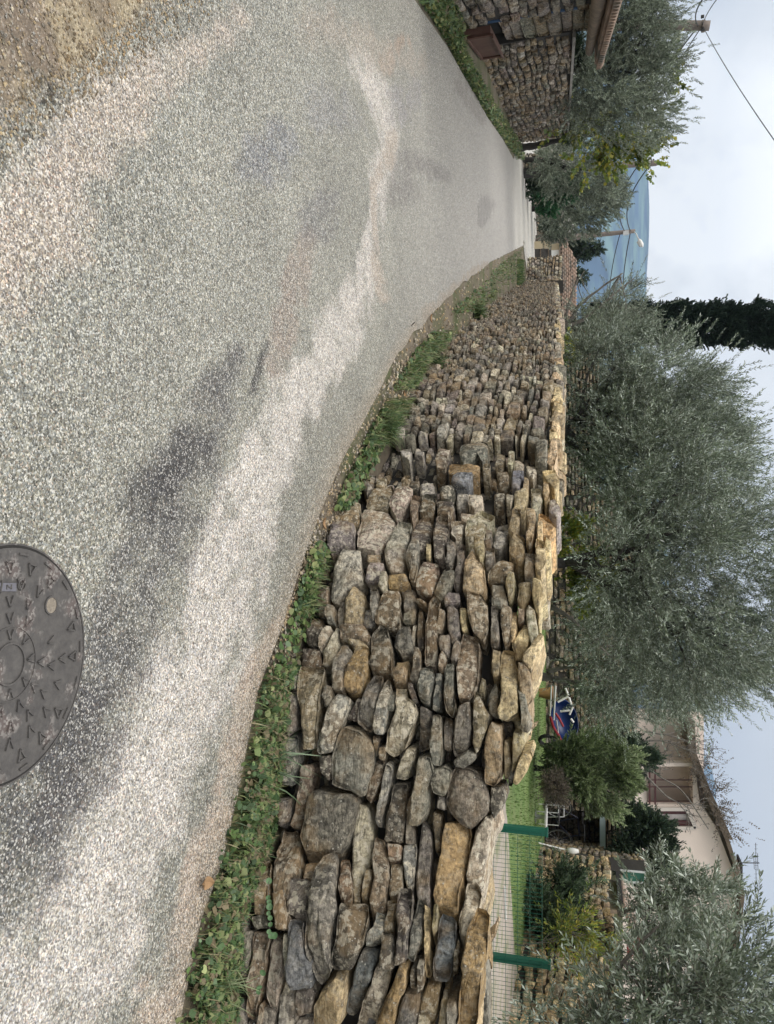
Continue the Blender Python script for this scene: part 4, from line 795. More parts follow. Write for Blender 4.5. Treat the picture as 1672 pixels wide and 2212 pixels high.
# retaining wall with the recess that holds the bicycle
LZf = lambda y: np.asarray(y, float)*0+LZ
rt = lambda x, y, D=19.6: at(x, y, D)
zt = 2.72
X0, X1, X2, X3 = at(1190, 640, 12.9).x, at(1190, 1745, 19.6).x, at(1190, 1832, 17.2).x, 0
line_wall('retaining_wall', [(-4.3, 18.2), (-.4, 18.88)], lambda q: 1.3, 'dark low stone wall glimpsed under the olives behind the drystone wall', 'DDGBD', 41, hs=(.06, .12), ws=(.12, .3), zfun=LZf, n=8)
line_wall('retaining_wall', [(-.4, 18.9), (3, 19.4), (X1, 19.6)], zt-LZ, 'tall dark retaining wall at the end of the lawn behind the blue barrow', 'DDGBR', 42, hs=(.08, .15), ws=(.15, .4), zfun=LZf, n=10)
rr, w2, c2 = line_wall('retaining_wall', [(X2-.02, 17.2), (7.0, 13.8), (6.75, 12), (6.6, 10.2), (6.45, 7.0)], 1.47, 'tan and ochre rubble garden wall running toward the camera behind the mesh fence', 'TTLOBYYTG', 43, hs=(.10, .19), ws=(.12, .28), zfun=LZf, n=14, jit=2.6)
# recess: back wall, side, beam, masonry above
rec = empty('wall_recess', (X1, 19.6, LZ), 'dark stone recess with a pale blue beam over it, where the bicycle leans', 'recess')
gz = np.random.default_rng(44)
def face(c, tf, keys, name, h0=0, batter=0, z=LZ, hs=(.08, .15), ws=(.15, .35), mat='stone_far', parent=rec, n=10, th=.3):
    cc = Curve(c); 
    if np.dot(cc.Nn[3], -cc.P[3]) < 0: cc.Nn *= -1
    ww = Wall(cc, batter, lambda y: np.asarray(y, float)*0+z); ww.rubble(0, cc.L, lambda q: tf, keys, hs, ws, 0, gz, None, n=n, h0=h0); ww.build(name, MAT[mat], parent)
    ww.core(0, cc.L, h0-.02, lambda q: tf, -.05, -th, name='backing', parent=parent, drop=.02)
zb = at(1296, 1790, 19.3).z
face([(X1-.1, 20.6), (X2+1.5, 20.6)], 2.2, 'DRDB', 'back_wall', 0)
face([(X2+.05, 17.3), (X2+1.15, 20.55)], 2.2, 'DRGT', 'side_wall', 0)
face([(X1-.05, 19.55), (X2+1.2, 19.45)], zt+.18-zb-.1, 'BRGTB', 'masonry_above', 0, z=zb+.12, hs=(.05, .09), ws=(.2, .5))
MB().bar(Vector((X1-.2, 19.35, zb+.06)), Vector((X2+.75, 19.3, zb+.06)), .13).build('lintel_beam', MAT['tube'], rec)
MB().box(((X1+X2)/2+.5, 20, LZ+.01), (3.2, 1.4, .02)).build('recess_floor', MAT['tan'], rec)
# terrace behind and above
m = MB(); m.prism([(.6, 20.0, zt-.25), (14, 20.0, zt-.25), (30, 60, zt+.1), (2, 60, zt+.1)], (0, 0, -.3)); tag(m.build('terrace', M('terrace_earth', (.10, .10, .06), .95, .3, 3, .5)), kind='structure')
m = MB(); m.prism([(7.2, 6, 1.9), (14, 6, 1.9), (14, 20.0, 2.2), (9.3, 20.0, 2.2), (8.0, 17.3, 2.15), (7.45, 15, 2.1)], (0, 0, -.3)); tag(m.build('upper_garden', grass), kind='structure')
# house
HD = 28.0
H = empty('pink_house', (at(1350, 1800, HD).x, HD, zt), 'pink rendered house with dark red railings and shutters above the garden', 'house')
def P_(x, y, D=HD): return at(x, y, D)
bk = Vector((0, .35, 0))
def panel(name, pxs, mat, D=HD, th=.3, parent=H):
    m = MB(); m.prism([P_(x, y, D) for x, y in pxs], Vector((0, th, 0))); return m.build(name, mat, parent)
pr = MAT['render']
zz0 = 1345
# main wall cut round the loggia and the window
panel('wall', [(zz0, 1655), (1397, 1655), (1397, 1737), (zz0, 1737)], pr)
panel('wall', [(zz0, 1737.2), (1512, 1737.2), (1520, 1747), (zz0, 1747)], pr)
panel('wall', [(zz0, 1747.2), (1421, 1747.2), (1434, 1788), (zz0, 1788)], pr)
panel('wall', [(zz0, 1788.2), (1548, 1788.2), (1583, 1880), (1592, 1900), (1560, 2200), (zz0, 2200)], pr)
panel('wall', [(1484, 1747.2), (1521, 1747.2), (1548, 1788), (1503, 1788)], pr)
panel('wall', [(1496, 1655), (1500, 1655), (1512, 1737), (1497, 1737)], pr)
panel('wall', [(zz0, 1655), (1496, 1655), (1496, 1648), (zz0, 1648)], pr, HD-.02)
# loggia: recess, rails, posts
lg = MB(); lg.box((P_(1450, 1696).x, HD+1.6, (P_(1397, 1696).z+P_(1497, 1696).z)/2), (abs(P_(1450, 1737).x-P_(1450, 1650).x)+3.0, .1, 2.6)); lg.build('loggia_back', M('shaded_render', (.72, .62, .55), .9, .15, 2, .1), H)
lg = MB(); c = P_(1393, 1696); lg.box((c.x, HD+.8, c.z), (1.7, 1.5, .1)); lg.build('loggia_slab', pr, H); lg = MB(); c = P_(1502, 1696); lg.box((c.x, HD+.8, c.z+.03), (1.7, 1.5, .06)); lg.build('loggia_slab', pr, H)
rl = MB()
for x in (1403, 1415): rl = MB(); rl.bar(P_(x, 1654, HD-.12), P_(x, 1737, HD-.12), .09, .05); rl.build('rail', MAT['darkred'], H)
for y in (1684, 1699, 1730): rl = MB(); rl.bar(P_(1398, y, HD+.2), P_(1496, y, HD+.2), .03); rl.build('loggia_post', MAT['darkred'], H)
f = MB(); 
for a, b in (((1421, 1747), (1434, 1788)), ((1434, 1788), (1503, 1788)), ((1503, 1788), (1484, 1747)), ((1484, 1747), (1421, 1747))): f.bar(P_(*a, HD-.05), P_(*b, HD-.05), .07, .12)
fo = f.build('window', M('pale_surround', (.66, .60, .55), .8, .05, 3, 0), H)
panel('pane', [(1424, 1749), (1436, 1786), (1500, 1786), (1482, 1749)], MAT['glass'], HD+.12, .03, fo)
panel('shutter', [(1424, 1749), (1428, 1758), (1490, 1757), (1484, 1749)], MAT['darkred'], HD+.02, .04, fo)
panel('shutter', [(1434, 1772), (1438, 1786), (1500, 1786), (1495, 1772)], MAT['darkred'], HD+.0, .05, fo)
panel('net_curtain', [(1427, 1758), (1434, 1771), (1493, 1771), (1488, 1758)], M('curtain', (.5, .46, .45), .8, .2, 9, 0), HD+.08, .02, fo)
# roof along the rake
rf = MB(); pts = [(1484, 1560), (1488, 1626), (1516, 1700), (1542, 1760), (1566, 1812), (1584, 1868), (1600, 1930), (1570, 2180)]
for a, b in zip(pts[:-1], pts[1:]):
    A, B = P_(*a, HD-.45), P_(*b, HD-.45); rf.prism([A, B, B+Vector((0, 9, 0)), A+Vector((0, 9, 0))], (0, 0, .24 if a[1] < 1800 else .13))
rf.build('roof', M('brown_verge', (.12, .095, .07), .9, .4, 5, .5, 25), H)
ch = MB(); ch.prism([P_(x, y, HD+1) for x, y in ((1580, 1872), (1600, 1872), (1600, 1900), (1580, 1900))], (0, .6, 0)); cho = ch.build('chimney', pr, H)
MB().prism([P_(x, y, HD+.9) for x, y in ((1600, 1866), (1604, 1866), (1604, 1904), (1600, 1904))], (0, .8, 0)).build('chimney_cap', MAT['nearblack'], cho)
# annex on the left of the house
AX = empty('white_annex', (P_(1350, 1615, 30).x, 30, zt), 'whitish annex with a dark opening, half hidden by twigs left of the pink house', 'building')
wh = M('pale_render', (.66, .60, .57), .85, .07, 2, .1)
panel('wall', [(1335, 1560), (1375, 1560), (1375, 1648), (1335, 1648)], wh, 30, .3, AX)
panel('wall', [(1375.2, 1622), (1490, 1622), (1490, 1648), (1375.2, 1648)], wh, 30, .3, AX)
panel('wall', [(1375.2, 1585), (1470, 1585), (1470, 1596), (1375.2, 1596)], wh, 30, .3, AX)
panel('recess_wall', [(1375, 1555), (1480, 1555), (1480, 1622), (1375, 1622)], M('grey_render', (.16, .17, .15), .9, .2, 3, .1), 31.5, .2, AX)
panel('roof', [(1470, 1550), (1482, 1550), (1492, 1648), (1480, 1648)], MAT['tile'], 29.6, 4, AX)
# antenna
an = empty('tv_antenna', P_(1582, 1863, HD+1), 'thin roof antenna with two crossbars above the pink house', 'antenna')
MB().tube([P_(1580, 1863, HD+1), P_(1640, 1863.5, HD+1)], .018, 6).build('mast', MAT['wire'], an)
q = MB()
for x, y0, y1 in ((1632, 1820, 1905), (1636, 1843, 1880), (1628, 1850, 1876)): q.tube([P_(x, y0, HD+1), P_(x+1, y1, HD+1)], .010, 5)
for k in range(9): y = 1824+k*9; q.tube([P_(1629, y, HD+1), P_(1636, y, HD+1)], .006, 4)
q.build('crossbars', MAT['wire'], an)
# creeper over the roof edge, bare tree
bt = empty('bare_tree', (P_(1360, 1640, 22).x, 22, 2.4), 'leafless twiggy tree with dark seed heads in front of the roof of the pink house', 'tree')
gb = random.Random(4); tm = MB(); tips = []
def grow(p, d, L, r, lev):
    q = p; pts = [p]
    for k in range(4):
        d = (d+Vector((gb.gauss(0, .16), gb.gauss(0, .12), gb.gauss(0, .16)))).normalized(); q = q+d*L/4; pts.append(q)
    tm.tube(pts, [r*(1-.35*i/4) for i in range(5)], 5 if lev > 1 else 7, cap=False)
    if lev >= 4: tips.append((q, d)); return
    for k in range(3 if lev > 0 else 4):
        a = (d+Vector((gb.gauss(0, .6), gb.gauss(0, .35), gb.gauss(0, .5)+.12))).normalized(); s = pts[gb.choice((2, 3, 4))]; grow(s, a, L*gb.uniform(.66, .86), r*.62, lev+1)
    if lev > 1: tips.append((q, d))
for (x, y, dx) in ((1395, 1600, (-.1, 0, 1)), (1380, 1625, (.35, 0, .9)), (1440, 1720, (.7, 0, .6)), (1390, 1580, (.1, 0, 1.0))):
    grow(P_(x, y, 22), Vector(dx).normalized(), .72, .024, 1)
for (x, y, dx) in ((1490, 1600, (.1, 0, 1)), (1505, 1640, (.25, 0, 1)), (1520, 1680, (.3, 0, 1)), (1535, 1730, (.6, 0, .8)), (1510, 1700, (-.2, 0, 1))): grow(P_(x, y, 22), Vector(dx).normalized(), .42, .012, 2)
tm.tube([Vector((P_(1400, 1640, 22).x, 22, 2.3)), P_(1395, 1600, 22)], .05); tm.tube([Vector((P_(1400, 1640, 22).x, 22, 2.3)), P_(1380, 1625, 22), P_(1400, 1680, 22), P_(1440, 1720, 22)], [.045, .035, .025, .018])
tm.tube(smooth_path([P_(1400, 1660, 22), P_(1430, 1680, 22), P_(1475, 1710, 22), P_(1530, 1790, 22.1)], 5), .018, 6, .3)
tm.build('branches', MAT['bark'], bt, smooth=True)
lm = MB()
for (p, d) in tips:
    for k in range(2):
        if gb.random() < .35: continue
        c = p+Vector((gb.gauss(0, .05), gb.gauss(0, .05), gb.gauss(0, .05))); s = gb.uniform(.012, .03); a = Vector((gb.gauss(0, 1), gb.gauss(0, 1), gb.gauss(0, 1))).normalized(); b = a.cross(Vector((.3, .5, .8))).normalized()
        lm.add([c-a*s, c+b*s*.6, c+a*s, c-b*s*.6], [(0, 1, 2, 3)])
lm.build('seed_heads', M('dark_seed', (.05, .035, .035), .8, .3, 9, 0), bt)
cr = empty('roof_creeper', P_(1500, 1680, HD-.7), 'dark twiggy creeper sprawling along the roof edge of the pink house', 'climber')
foliage('twigs', [blob(1500+ i*14, 1640+i*29, HD-.8, 13+ (i % 2)*4) for i in range(6)], 260, 'brown', cr, 61, leaf=.07, wid=.035, L=.35, nl=10, stick=.4, open_=1.1)

# ------------------------------------------------------------------ things in the garden
GPOST = 'green fence posts'
fpost = [((1062, 1787), (1180, 1797)), ((1055, 2062), (1186, 2083))]
FD = 6.0; ppos = []
for (a, b), lab in zip(fpost, ('green metal fence post at the near end of the mesh, beside the round white table', 'green metal fence post in the middle of the mesh fence')):
    t = at(b[0], b[1], FD+.0); ppos.append(t)
    r = empty('fence_post', (t.x, t.y, LZ-.3), lab, 'fence post', GPOST)
    MB().box((t.x, t.y, (LZ-.35+t.z)/2), (.05, .05, t.z-LZ+.35)).build('post', MAT['green_metal'], r)
    MB().box((t.x, t.y, t.z+.006), (.058, .058, .014)).build('cap', MAT['green_metal'], r)
t = ppos[1]+(ppos[1]-ppos[0])*1.0; ppos.append(t)
# mesh fence hung between the posts
mf = MB(); zt_ = ppos[0].z-.03; zbm = LZ-.08
for (a, b) in ((ppos[0], ppos[1]), (ppos[1], ppos[2])):
    L = (b-a).length; n = int(L/.032); d = (b-a)/L; oz = Vector((0, -.028, 0))
    for k in range(n+1):
        p = a+d*(k*L/n)+oz; mf.tube([(p.x, p.y, zbm), (p.x, p.y, zt_)], .0017, 4, cap=False)
    for k in range(9):
        z = zbm+(zt_-zbm)*k/8; p, q = a+oz, b+oz; mf.tube([(p.x, p.y-.002, z), (q.x, q.y-.002, z)], .0016, 4, cap=False)
tag(mf.build('mesh_fence', MAT['green_metal'], loc=(ppos[0].x, ppos[0].y, zbm)), 'thin green wire mesh fence between the green posts', 'fence')
r = empty('white_cane', atz(1091, 1935, LZ), 'thin white cane lying on the garden path behind the mesh', 'cane')
a, b = atz(1090, 1915, LZ+.02), atz(1092, 1985, LZ+.02); MB().tube([a, b], .012, 8).build('cane', MAT['white'], r)
# table
c = atz(1176, 1765, LZ); D = 15.5; c = Vector((at(1176, 1765, D).x, D, LZ)); zT = at(1178, 1765, D).z
r = empty('garden_table', c, 'round white garden table at the far edge of the lawn', 'table')
zT = max(zT, LZ+.12)
MB().disc((c.x, c.y, zT), .27, .03, 36).build('tabletop', MAT['white'], r)
m = MB(); m.tube([(c.x, c.y, LZ), (c.x, c.y, zT)], [.05, .03], 10); m.build('pedestal', MAT['white'], r)
MB().disc((c.x, c.y, LZ), .13, .02, 20).build('foot', MAT['white'], r)
# chair frame above the table
r = empty('garden_chair', (at(1190, 1740, 16.6).x, 16.6, LZ), 'thin grey frame of a garden chair behind the round table', 'chair')
m = MB(); a = [at(1185, 1738, 16.6), at(1218, 1740, 16.6), at(1218, 1764, 16.6), at(1185, 1764, 16.6)]
for i in range(3): m.tube([a[i], a[i+1]], .010, 6)
m.build('backrest', MAT['lampw'], r)
for i in (0, 3):
    m = MB(); m.tube([a[i], (a[i].x, a[i].y, LZ)], .010, 6); m.tube([(a[i].x, a[i].y-.4, LZ+.42), (a[i].x, a[i].y-.42, LZ)], .010, 6); m.tube([(a[i].x, a[i].y, LZ+.42), (a[i].x, a[i].y-.4, LZ+.42)], .010, 6); m.build('leg_frame', MAT['lampw'], r)
m = MB(); m.box(((a[0].x+a[3].x)/2, 16.4, LZ+.43), (abs(a[0].x-a[3].x), .4, .02)); m.build('seat', MAT['nearblack'], r)
# bicycle leaning in the recess
D = 19.0; bc = at(1216, 1806, D); Rw = .33; zc = LZ+Rw; fw = Vector((.55, .83, 0)).normalized(); sd_ = Vector((fw.y, -fw.x, 0))
bx0 = Vector((bc.x+.1, D, zc)); r = empty('bicycle', (bx0.x, bx0.y, LZ), 'dark bicycle parked in the stone recess', 'bicycle')
def ring(mb, c, ax, R_, rr, n=32, k=6):
    pts = [c+ax*math.cos(2*math.pi*i/n)*R_+Vector((0, 0, 1))*math.sin(2*math.pi*i/n)*R_ for i in range(n+1)]; mb.tube(pts, rr, k, cap=False)
ax = Vector((.92, .38, 0)).normalized()
wh1, wh2 = bx0, bx0-ax*1.02
for c in (wh1, wh2):
    w = MB(); ring(w, c, ax, Rw-.012, .018); wo_ = w.build('wheel', MAT['wire'], r); w = MB(); ring(w, c, ax, Rw-.035, .008); w.build('rim', MAT['lampw'], wo_)
    w = MB()
    for i in range(14): an_ = 2*math.pi*i/14; w.tube([c, c+ax*math.cos(an_)*(Rw-.03)+Vector((0, 0, math.sin(an_)*(Rw-.03)))], .0016, 4)
    w.build('spokes', MAT['lampw'], wo_)
fm = MB(); up_ = Vector((0, 0, 1)); bb = wh2+ax*.45-up_*.05; st = wh2+ax*.27+up_*.45; hd = wh1-ax*.22+up_*.48; hb = wh1-ax*.15+up_*.28
for a, b in ((bb, st), (st, hd), (bb, hb), (hd, hb), (hb, wh1), (wh2, bb), (wh2, st)): fm.tube([a, b], .015, 7)
fm.build('frame', M('navy_paint', (.012, .014, .03), .35, .1, 4, 0), r)
MB().box(st+up_*.12, (.24, .12, .05), axes=(ax, Vector((-ax.y, ax.x, 0)), up_)).build('saddle', MAT['nearblack'], r)
h_ = MB(); sdv = Vector((-ax.y, ax.x, 0)); h_.tube([hd, hd+up_*.12], .013, 6); h_.tube([hd+up_*.12-sdv*.28-ax*.08, hd+up_*.13, hd+up_*.12+sdv*.28-ax*.08], .012, 6); h_.build('handlebar', MAT['wire'], r)
# leaning pole and white sheet
r = empty('leaning_pole', at(1170, 1833, 16.6), 'white metal pole leaning against the end of the tan garden wall', 'pole')
MB().tube([Vector((at(1180, 1822, 16.6).x, 16.6, LZ)), at(1226, 1836, 16.8)], .016, 8).build('pole', MAT['white'], r)
r = empty('white_crate', at(1226, 1838, 16.7), 'crumpled white sack on the end of the tan garden wall', 'sack')
m = MB()
m.tube([at(1225, 1836, 16.75), at(1238, 1838, 16.75), at(1250, 1838, 16.75)], [.05, .06, .03], 9, .5); r.name = 'white_sack'; m.build('sack', MAT['white'], r, smooth=True)
# blue barrow with red handles leaning on its side, and white tubes
D = 16.3
r = empty('wheelbarrow', (at(1205, 1555, D).x, D, LZ), 'blue wheelbarrow with red handles tipped against the dark wall at the end of the lawn', 'wheelbarrow')
c = at(1220, 1556, D+.1); m = MB(); V = []; n = 24
axes_n = Vector((-.25, -.75, .45)).normalized(); X_ = Vector((.95, -.2, .2)); X_ = (X_-axes_n*X_.dot(axes_n)).normalized(); Y_ = axes_n.cross(X_)
rgs = [(1.0, .0), (1.04, .01), (.97, -.06), (.86, -.16), (.62, -.25), (.2, -.28)]
for f_, z in rgs:
    for k in range(n):
        an_ = 2*math.pi*k/n; V.append(c+X_*math.cos(an_)*.42*f_+Y_*math.sin(an_)*.30*f_-axes_n*(-z if z > 0 else z)*-1*1.0+axes_n*(-2*z)*0)
Fc = [(i*n+k, i*n+(k+1) % n, (i+1)*n+(k+1) % n, (i+1)*n+k) for i in range(len(rgs)-1) for k in range(n)]+[tuple(range((len(rgs)-1)*n, len(rgs)*n))]
V = [v for v in V]
mesh('tub', V, Fc, MAT['blue'], r, smooth=True)
m = MB(); m.tube([at(1189, 1548, D-.3), at(1195, 1570, D-.3), at(1208, 1590, D-.2), at(1212, 1600, D)], .028, 8); m.build('handle', MAT['red'], r)
m = MB(); m.tube([at(1200, 1540, D-.3), at(1208, 1552, D-.3), at(1216, 1568, D-.2)], .024, 8); m.build('handle', MAT['red'], r)
w = MB(); cw = at(1196, 1600, D+.05); ring(w, Vector((cw.x, cw.y, LZ+.19)), Vector((.8, .6, 0)), .15, .04, 20, 8); w.build('wheel', MAT['wire'], r)
r = empty('folding_frame', (at(1205, 1500, D).x, D, LZ), 'white tubular folding frame lying beside the blue wheelbarrow', 'frame')
m = MB()
for a, b in (((1221, 1486), (1228, 1502)), ((1229, 1506), (1234, 1522)), ((1205, 1516), (1227, 1504)), ((1210, 1536), (1231, 1534)), ((1230, 1543), (1237, 1527)), ((1233, 1552), (1239, 1560))):
    m.tube([at(*a, D), at(*b, D)], .022, 8)
m.build('white_tubes', MAT['white'], r)
m = MB()
m.tube([at(1200, 1481, D-.1), at(1196, 1555, D-.1)], .018, 8); m.tube([at(1191, 1480, D-.3), at(1188, 1545, D-.3)], .014, 8); m.tube([at(1202, 1555, D-.15), at(1206, 1583, D-.15)], .014, 8); m.build('grey_tubes', MAT['lampw'], r)
r = empty('terracotta_pot', (at(1200, 1498, D+.4).x, D+.4, LZ), 'ochre clay pot behind the white tubular frame', 'pot')
c = Vector((at(1200, 1498, D+.4).x, D+.4, 0)); m = MB()
for (z0, z1, r0, r1) in ((0, .26, .09, .14), (.26, .30, .155, .155)): m.tube([(c.x, c.y, LZ+z0), (c.x, c.y, LZ+z1)], [r0, r1], 20)
m.build('pot', M('clay', (.33, .19, .08), .8, .25, 5, .2), r); m = MB(); m.disc((c.x, c.y, LZ+.301), .14, .004); m.build('soil', MAT['tan'], r)
# red crate on the terrace, green screen, small shed roof
r = empty('red_crate', at(1353, 2042, 10.5), 'red plastic crate on top of the tan garden wall', 'crate')
A = at(1353, 2042, 10.5); m = MB()
for k in range(3): m.box((A.x, A.y, A.z+.035+k*.065), (.17, .2, .05))
m.box((A.x, A.y, A.z+.10), (.15, .18, .19)); m.build('crate', MAT['red'], r)
r = empty('green_screen', at(1345, 1890, 16), 'translucent green screen panel standing on the terrace', 'screen')
m = MB(); m.prism([at(1346, 1880, 16), at(1395, 1884, 16), at(1392, 1905, 16), at(1346, 1903, 16)], (0, .03, 0)); m.build('panel', M('green_film', (.03, .13, .09), .4, .15, 4, 0), r)
m = MB()
for a, b in (((1340, 1879), (1396, 1884)), ((1340, 1904), (1393, 1906)), ((1395, 1884), (1392, 1905))): m.bar(at(*a, 15.95), at(*b, 15.95), .03)
m.build('frame', MAT['lampw'], r)
r = empty('garden_shed', at(1330, 1910, 13), 'low shed roof with a dark toothed edge behind the tan garden wall', 'shed')
a, b = at(1336, 1888, 13.2), at(1342, 1952, 11.5)
m = MB(); m.prism([a, b, b+Vector((1.1, .6, .28)), a+Vector((1.1, .6, .28))], (0, 0, .05)); m.build('roof', MAT['tile'], r)
m = MB(); n = 22
for k in range(n):
    p = a.lerp(b, (k+.5)/n); m.box((p.x-.02, p.y, p.z-.01), (.06, .05, .07))
m.build('edge_tiles', MAT['nearblack'], r)
m = MB(); m.prism([a+Vector((.1, 0, -.02)), b+Vector((.1, 0, -.02)), b+Vector((.1, 0, -.15)), a+Vector((.1, 0, -.15))], (.05, 0, 0)); m.build('wall', MAT['wood'], r)
# ------------------------------------------------------------------ far end of the lane
r = empty('gate_pier', atg(1122, 350), 'pale stone gate pier at the end of the left boundary wall', 'pier')
D = 27; zg = float(terrain(D)); a, b = at(1120, 334, D), at(1120, 371, D)
w = Wall(Curve([(b.x, D), (a.x, D)]), 0); w.c.Nn = np.array([[0, -1.0]]*len(w.c.Nn)); gg = np.random.default_rng(71)
w.rubble(0, abs(b.x-a.x), lambda q: at(1180, 350, D).z-zg, 'PLGP', (.1, .18), (.15, .35), 0, gg, None, n=10); w.build('pier_face', MAT['stone_far'], r)
m = MB(); m.box(((a.x+b.x)/2, D+.36, (zg+at(1179, 350, D).z)/2-.1), (abs(a.x-b.x)-.06, .6, at(1179, 350, D).z-zg)); m.build('pier_core', MAT['core'], r)
# low boulders and parapet by the bend
D = 43; zg = float(terrain(D))
line_wall('low_wall', [(at(1150, 425, 40).x, 40), (at(1150, 470, 43).x, 43), (at(1150, 532, 46).x, 46)], .75, 'low pale rubble wall along the outside of the bend', 'GLPGB', 72, hs=(.12, .22), ws=(.2, .5), n=8, sz=1.3)
ag = empty('agave_plant', (at(1180, 492, 42).x, 42, float(terrain(42))+.7), 'spiky agave on top of the low pale wall', 'plant')
m = MB(); c = Vector((at(1180, 492, 42).x, 42, float(terrain(42))+.7)); ga = random.Random(9)
for k in range(16):
    an = k*2.4; el = ga.uniform(.3, 1.2); d = Vector((math.cos(an)*math.cos(el), math.sin(an)*math.cos(el), math.sin(el))); s = d.cross(Vector((0, 0, 1))).normalized(); L = ga.uniform(.6, 1.0)
    pts = [c, c+d*L*.5+Vector((0, 0, .06)), c+d*L]; V = [pts[0]-s*.05, pts[0]+s*.05, pts[1]+s*.07, pts[1]-s*.07, pts[2]]
    m.add(V+[v-Vector((0, 0, .03)) for v in V], [(0, 1, 2, 3), (3, 2, 4), (5, 8, 7, 6), (8, 9, 7)])
m.build('leaves', M('agave_green', (.16, .24, .17), .6, .2, 3, 0), ag)
line_wall('lane_wall', [(at(1130, 606, 27).x, 27), (at(1140, 596, 29).x, 29.5), (at(1140, 556, 31).x, 31)], 1.38, 'grey stone wall carrying on beyond the far end of the drystone wall', 'GGPLB', 73, hs=(.08, .15), ws=(.15, .35), n=9)
# wooden gate / dark box and cream box
D = 41; r = empty('wooden_gate', atg(1140, 540), 'dark weathered gate at the end of the lane', 'gate')
zg = float(terrain(D)); a, b = at(1160, 534, D), at(1160, 557, D); zt2 = at(1191, 545, D).z
m = MB(); k = 0; x = a.x
while x < b.x: m.box((x+.05, D, (zg+zt2)/2), (.09, .04, zt2-zg)); x += .10
m.build('boards', M('grey_boards', (.10, .095, .09), .85, .3, 5, .3), r)
for z_ in (zt2-.15, zg+.3): m = MB(); m.bar((a.x, D-.04, z_), (b.x, D-.04, z_), .08, .05); m.build('rail', MAT['wood'], r)
r = empty('cream_meter_box', at(1176, 526, 40), 'cream meter box at the foot of the wooden poles', 'box')
D = 40; a, b, c, d = at(1176, 519, D), at(1176, 533.5, D), at(1187, 533.5, D), at(1187, 519, D)
m = MB(); m.prism([a, b, c, d], (0, .25, 0)); m.prism([Vector((a.x, D+.05, float(terrain(D)))), Vector((b.x, D+.05, float(terrain(D)))), b+Vector((0, .05, 0)), a+Vector((0, .05, 0))], (0, .15, 0)); m.build('box', MAT['cream'], r)
m = MB(); m.prism([a.lerp(d, .96)+Vector((-.03, -.04, 0)), b.lerp(c, .96)+Vector((.03, -.04, 0)), c+Vector((.03, -.04, .03)), d+Vector((-.03, -.04, .03))], (0, .33, 0)); m.build('lid', MAT['cream'], r)
m = MB()
for k in range(3): x0 = a.x+.06+k*.09; m.box((x0+.02, D-.004, a.z+.10), (.045, .006, .035))
m.build('vents', MAT['nearblack'], r)
# far house
HD2 = 52
H2 = empty('tiled_house', (at(1200, 560, HD2).x, HD2, float(terrain(HD2))), 'low cream house with a tiled roof and white garage doors, end of the lane', 'house')
zg2 = float(terrain(HD2)); lo, hi = at(1209, 508, HD2), at(1209, 660, HD2)
m = MB(); m.prism([(lo.x, HD2, zg2), (hi.x+3, HD2, zg2), (hi.x+3, HD2, lo.z), (lo.x, HD2, lo.z)], (0, 6, 0)); m.build('wall', MAT['cream'], H2)
for (x0, x1, y0, y1) in ((1191, 1207, 541, 560), (1189, 1207, 571, 596), (1193, 1207, 601, 618)):
    m = MB(); A_, B_ = at(x0, y0, HD2-.03), at(x1, y1, HD2-.03); m.box(((A_.x+B_.x)/2, HD2-.03, (A_.z+B_.z)/2), (B_.x-A_.x, .06, B_.z-A_.z)); m.build('garage_door', MAT['white'], H2)
rt2 = MB(); e0, e1 = at(1208, 500, HD2-.5), at(1208, 700, HD2-.5); zr = at(1241, 560, HD2+3).z
rt2.prism([(e0.x, HD2-.5, e0.z), (e1.x, HD2-.5, e0.z), (e1.x, HD2+3, zr), (e0.x+.8, HD2+3, zr)], (0, 0, .06)); rt2.prism([(e0.x, HD2+6.5, e0.z), (e1.x, HD2+6.5, e0.z), (e1.x, HD2+3.02, zr), (e0.x+.8, HD2+3.02, zr)], (0, 0, .06)); rt2.build('roof', MAT['tile'], H2)
tt2 = MB(); x = e0.x+.1; gt = random.Random(3)
while x < e1.x:
    sft = max(0, .8-(x-e0.x)); t0 = 0
    for k in range(7):
        f0, f1 = k/7, (k+1.12)/7
        if (x-e0.x) < .8*f1: continue
        pa = Vector((x+gt.uniform(-.02, .02), HD2-.5+3.5*f0, e0.z+(zr-e0.z)*f0+.07+gt.uniform(0, .03))); pb = Vector((x, HD2-.5+3.5*f1, e0.z+(zr-e0.z)*f1+.05)); half_tile(tt2, pa, pb, .12, True, 5, .02)
    x += .26
tt2.build('roof_tiles', MAT['tile'], H2, smooth=True)
# small conifers beyond the roof
for (bxs, lab) in (((1235, 538, 1298, 20, 62.0), 'dark spruce-like conifer rising behind the tiled roof, its top against the mountain'), ((1232, 600, 1262, 9, 60.0), 'small conifer tip just showing over the ridge of the tiled roof')):
    x0, y, x1, wd, D = bxs; zb_ = float(terrain(D)); c0 = at(x0, y, D); c1 = at(x1, y-4, D)
    bl = [((c0.x+(c1.x-c0.x)*t, D, c0.z+(c1.z-c0.z)*t), ((1-t)*wd*D/FPX+.12, (1-t)*wd*D/FPX+.12, .35)) for t in np.linspace(0, .97, 8)]
    tree('conifer', lab, 'tree', bl, 620 if wd > 10 else 200, 'dark', [([Vector((c0.x, D, zb_)), Vector((c0.x, D, c0.z)), c1], [.15, .1, .03])], 80+int(wd), zb_, 'conifers behind the tiled house', 'darkbark', 2, .02, leaf=.22, wid=.08, L=.5, nl=12, up=-.1, inner=.8)
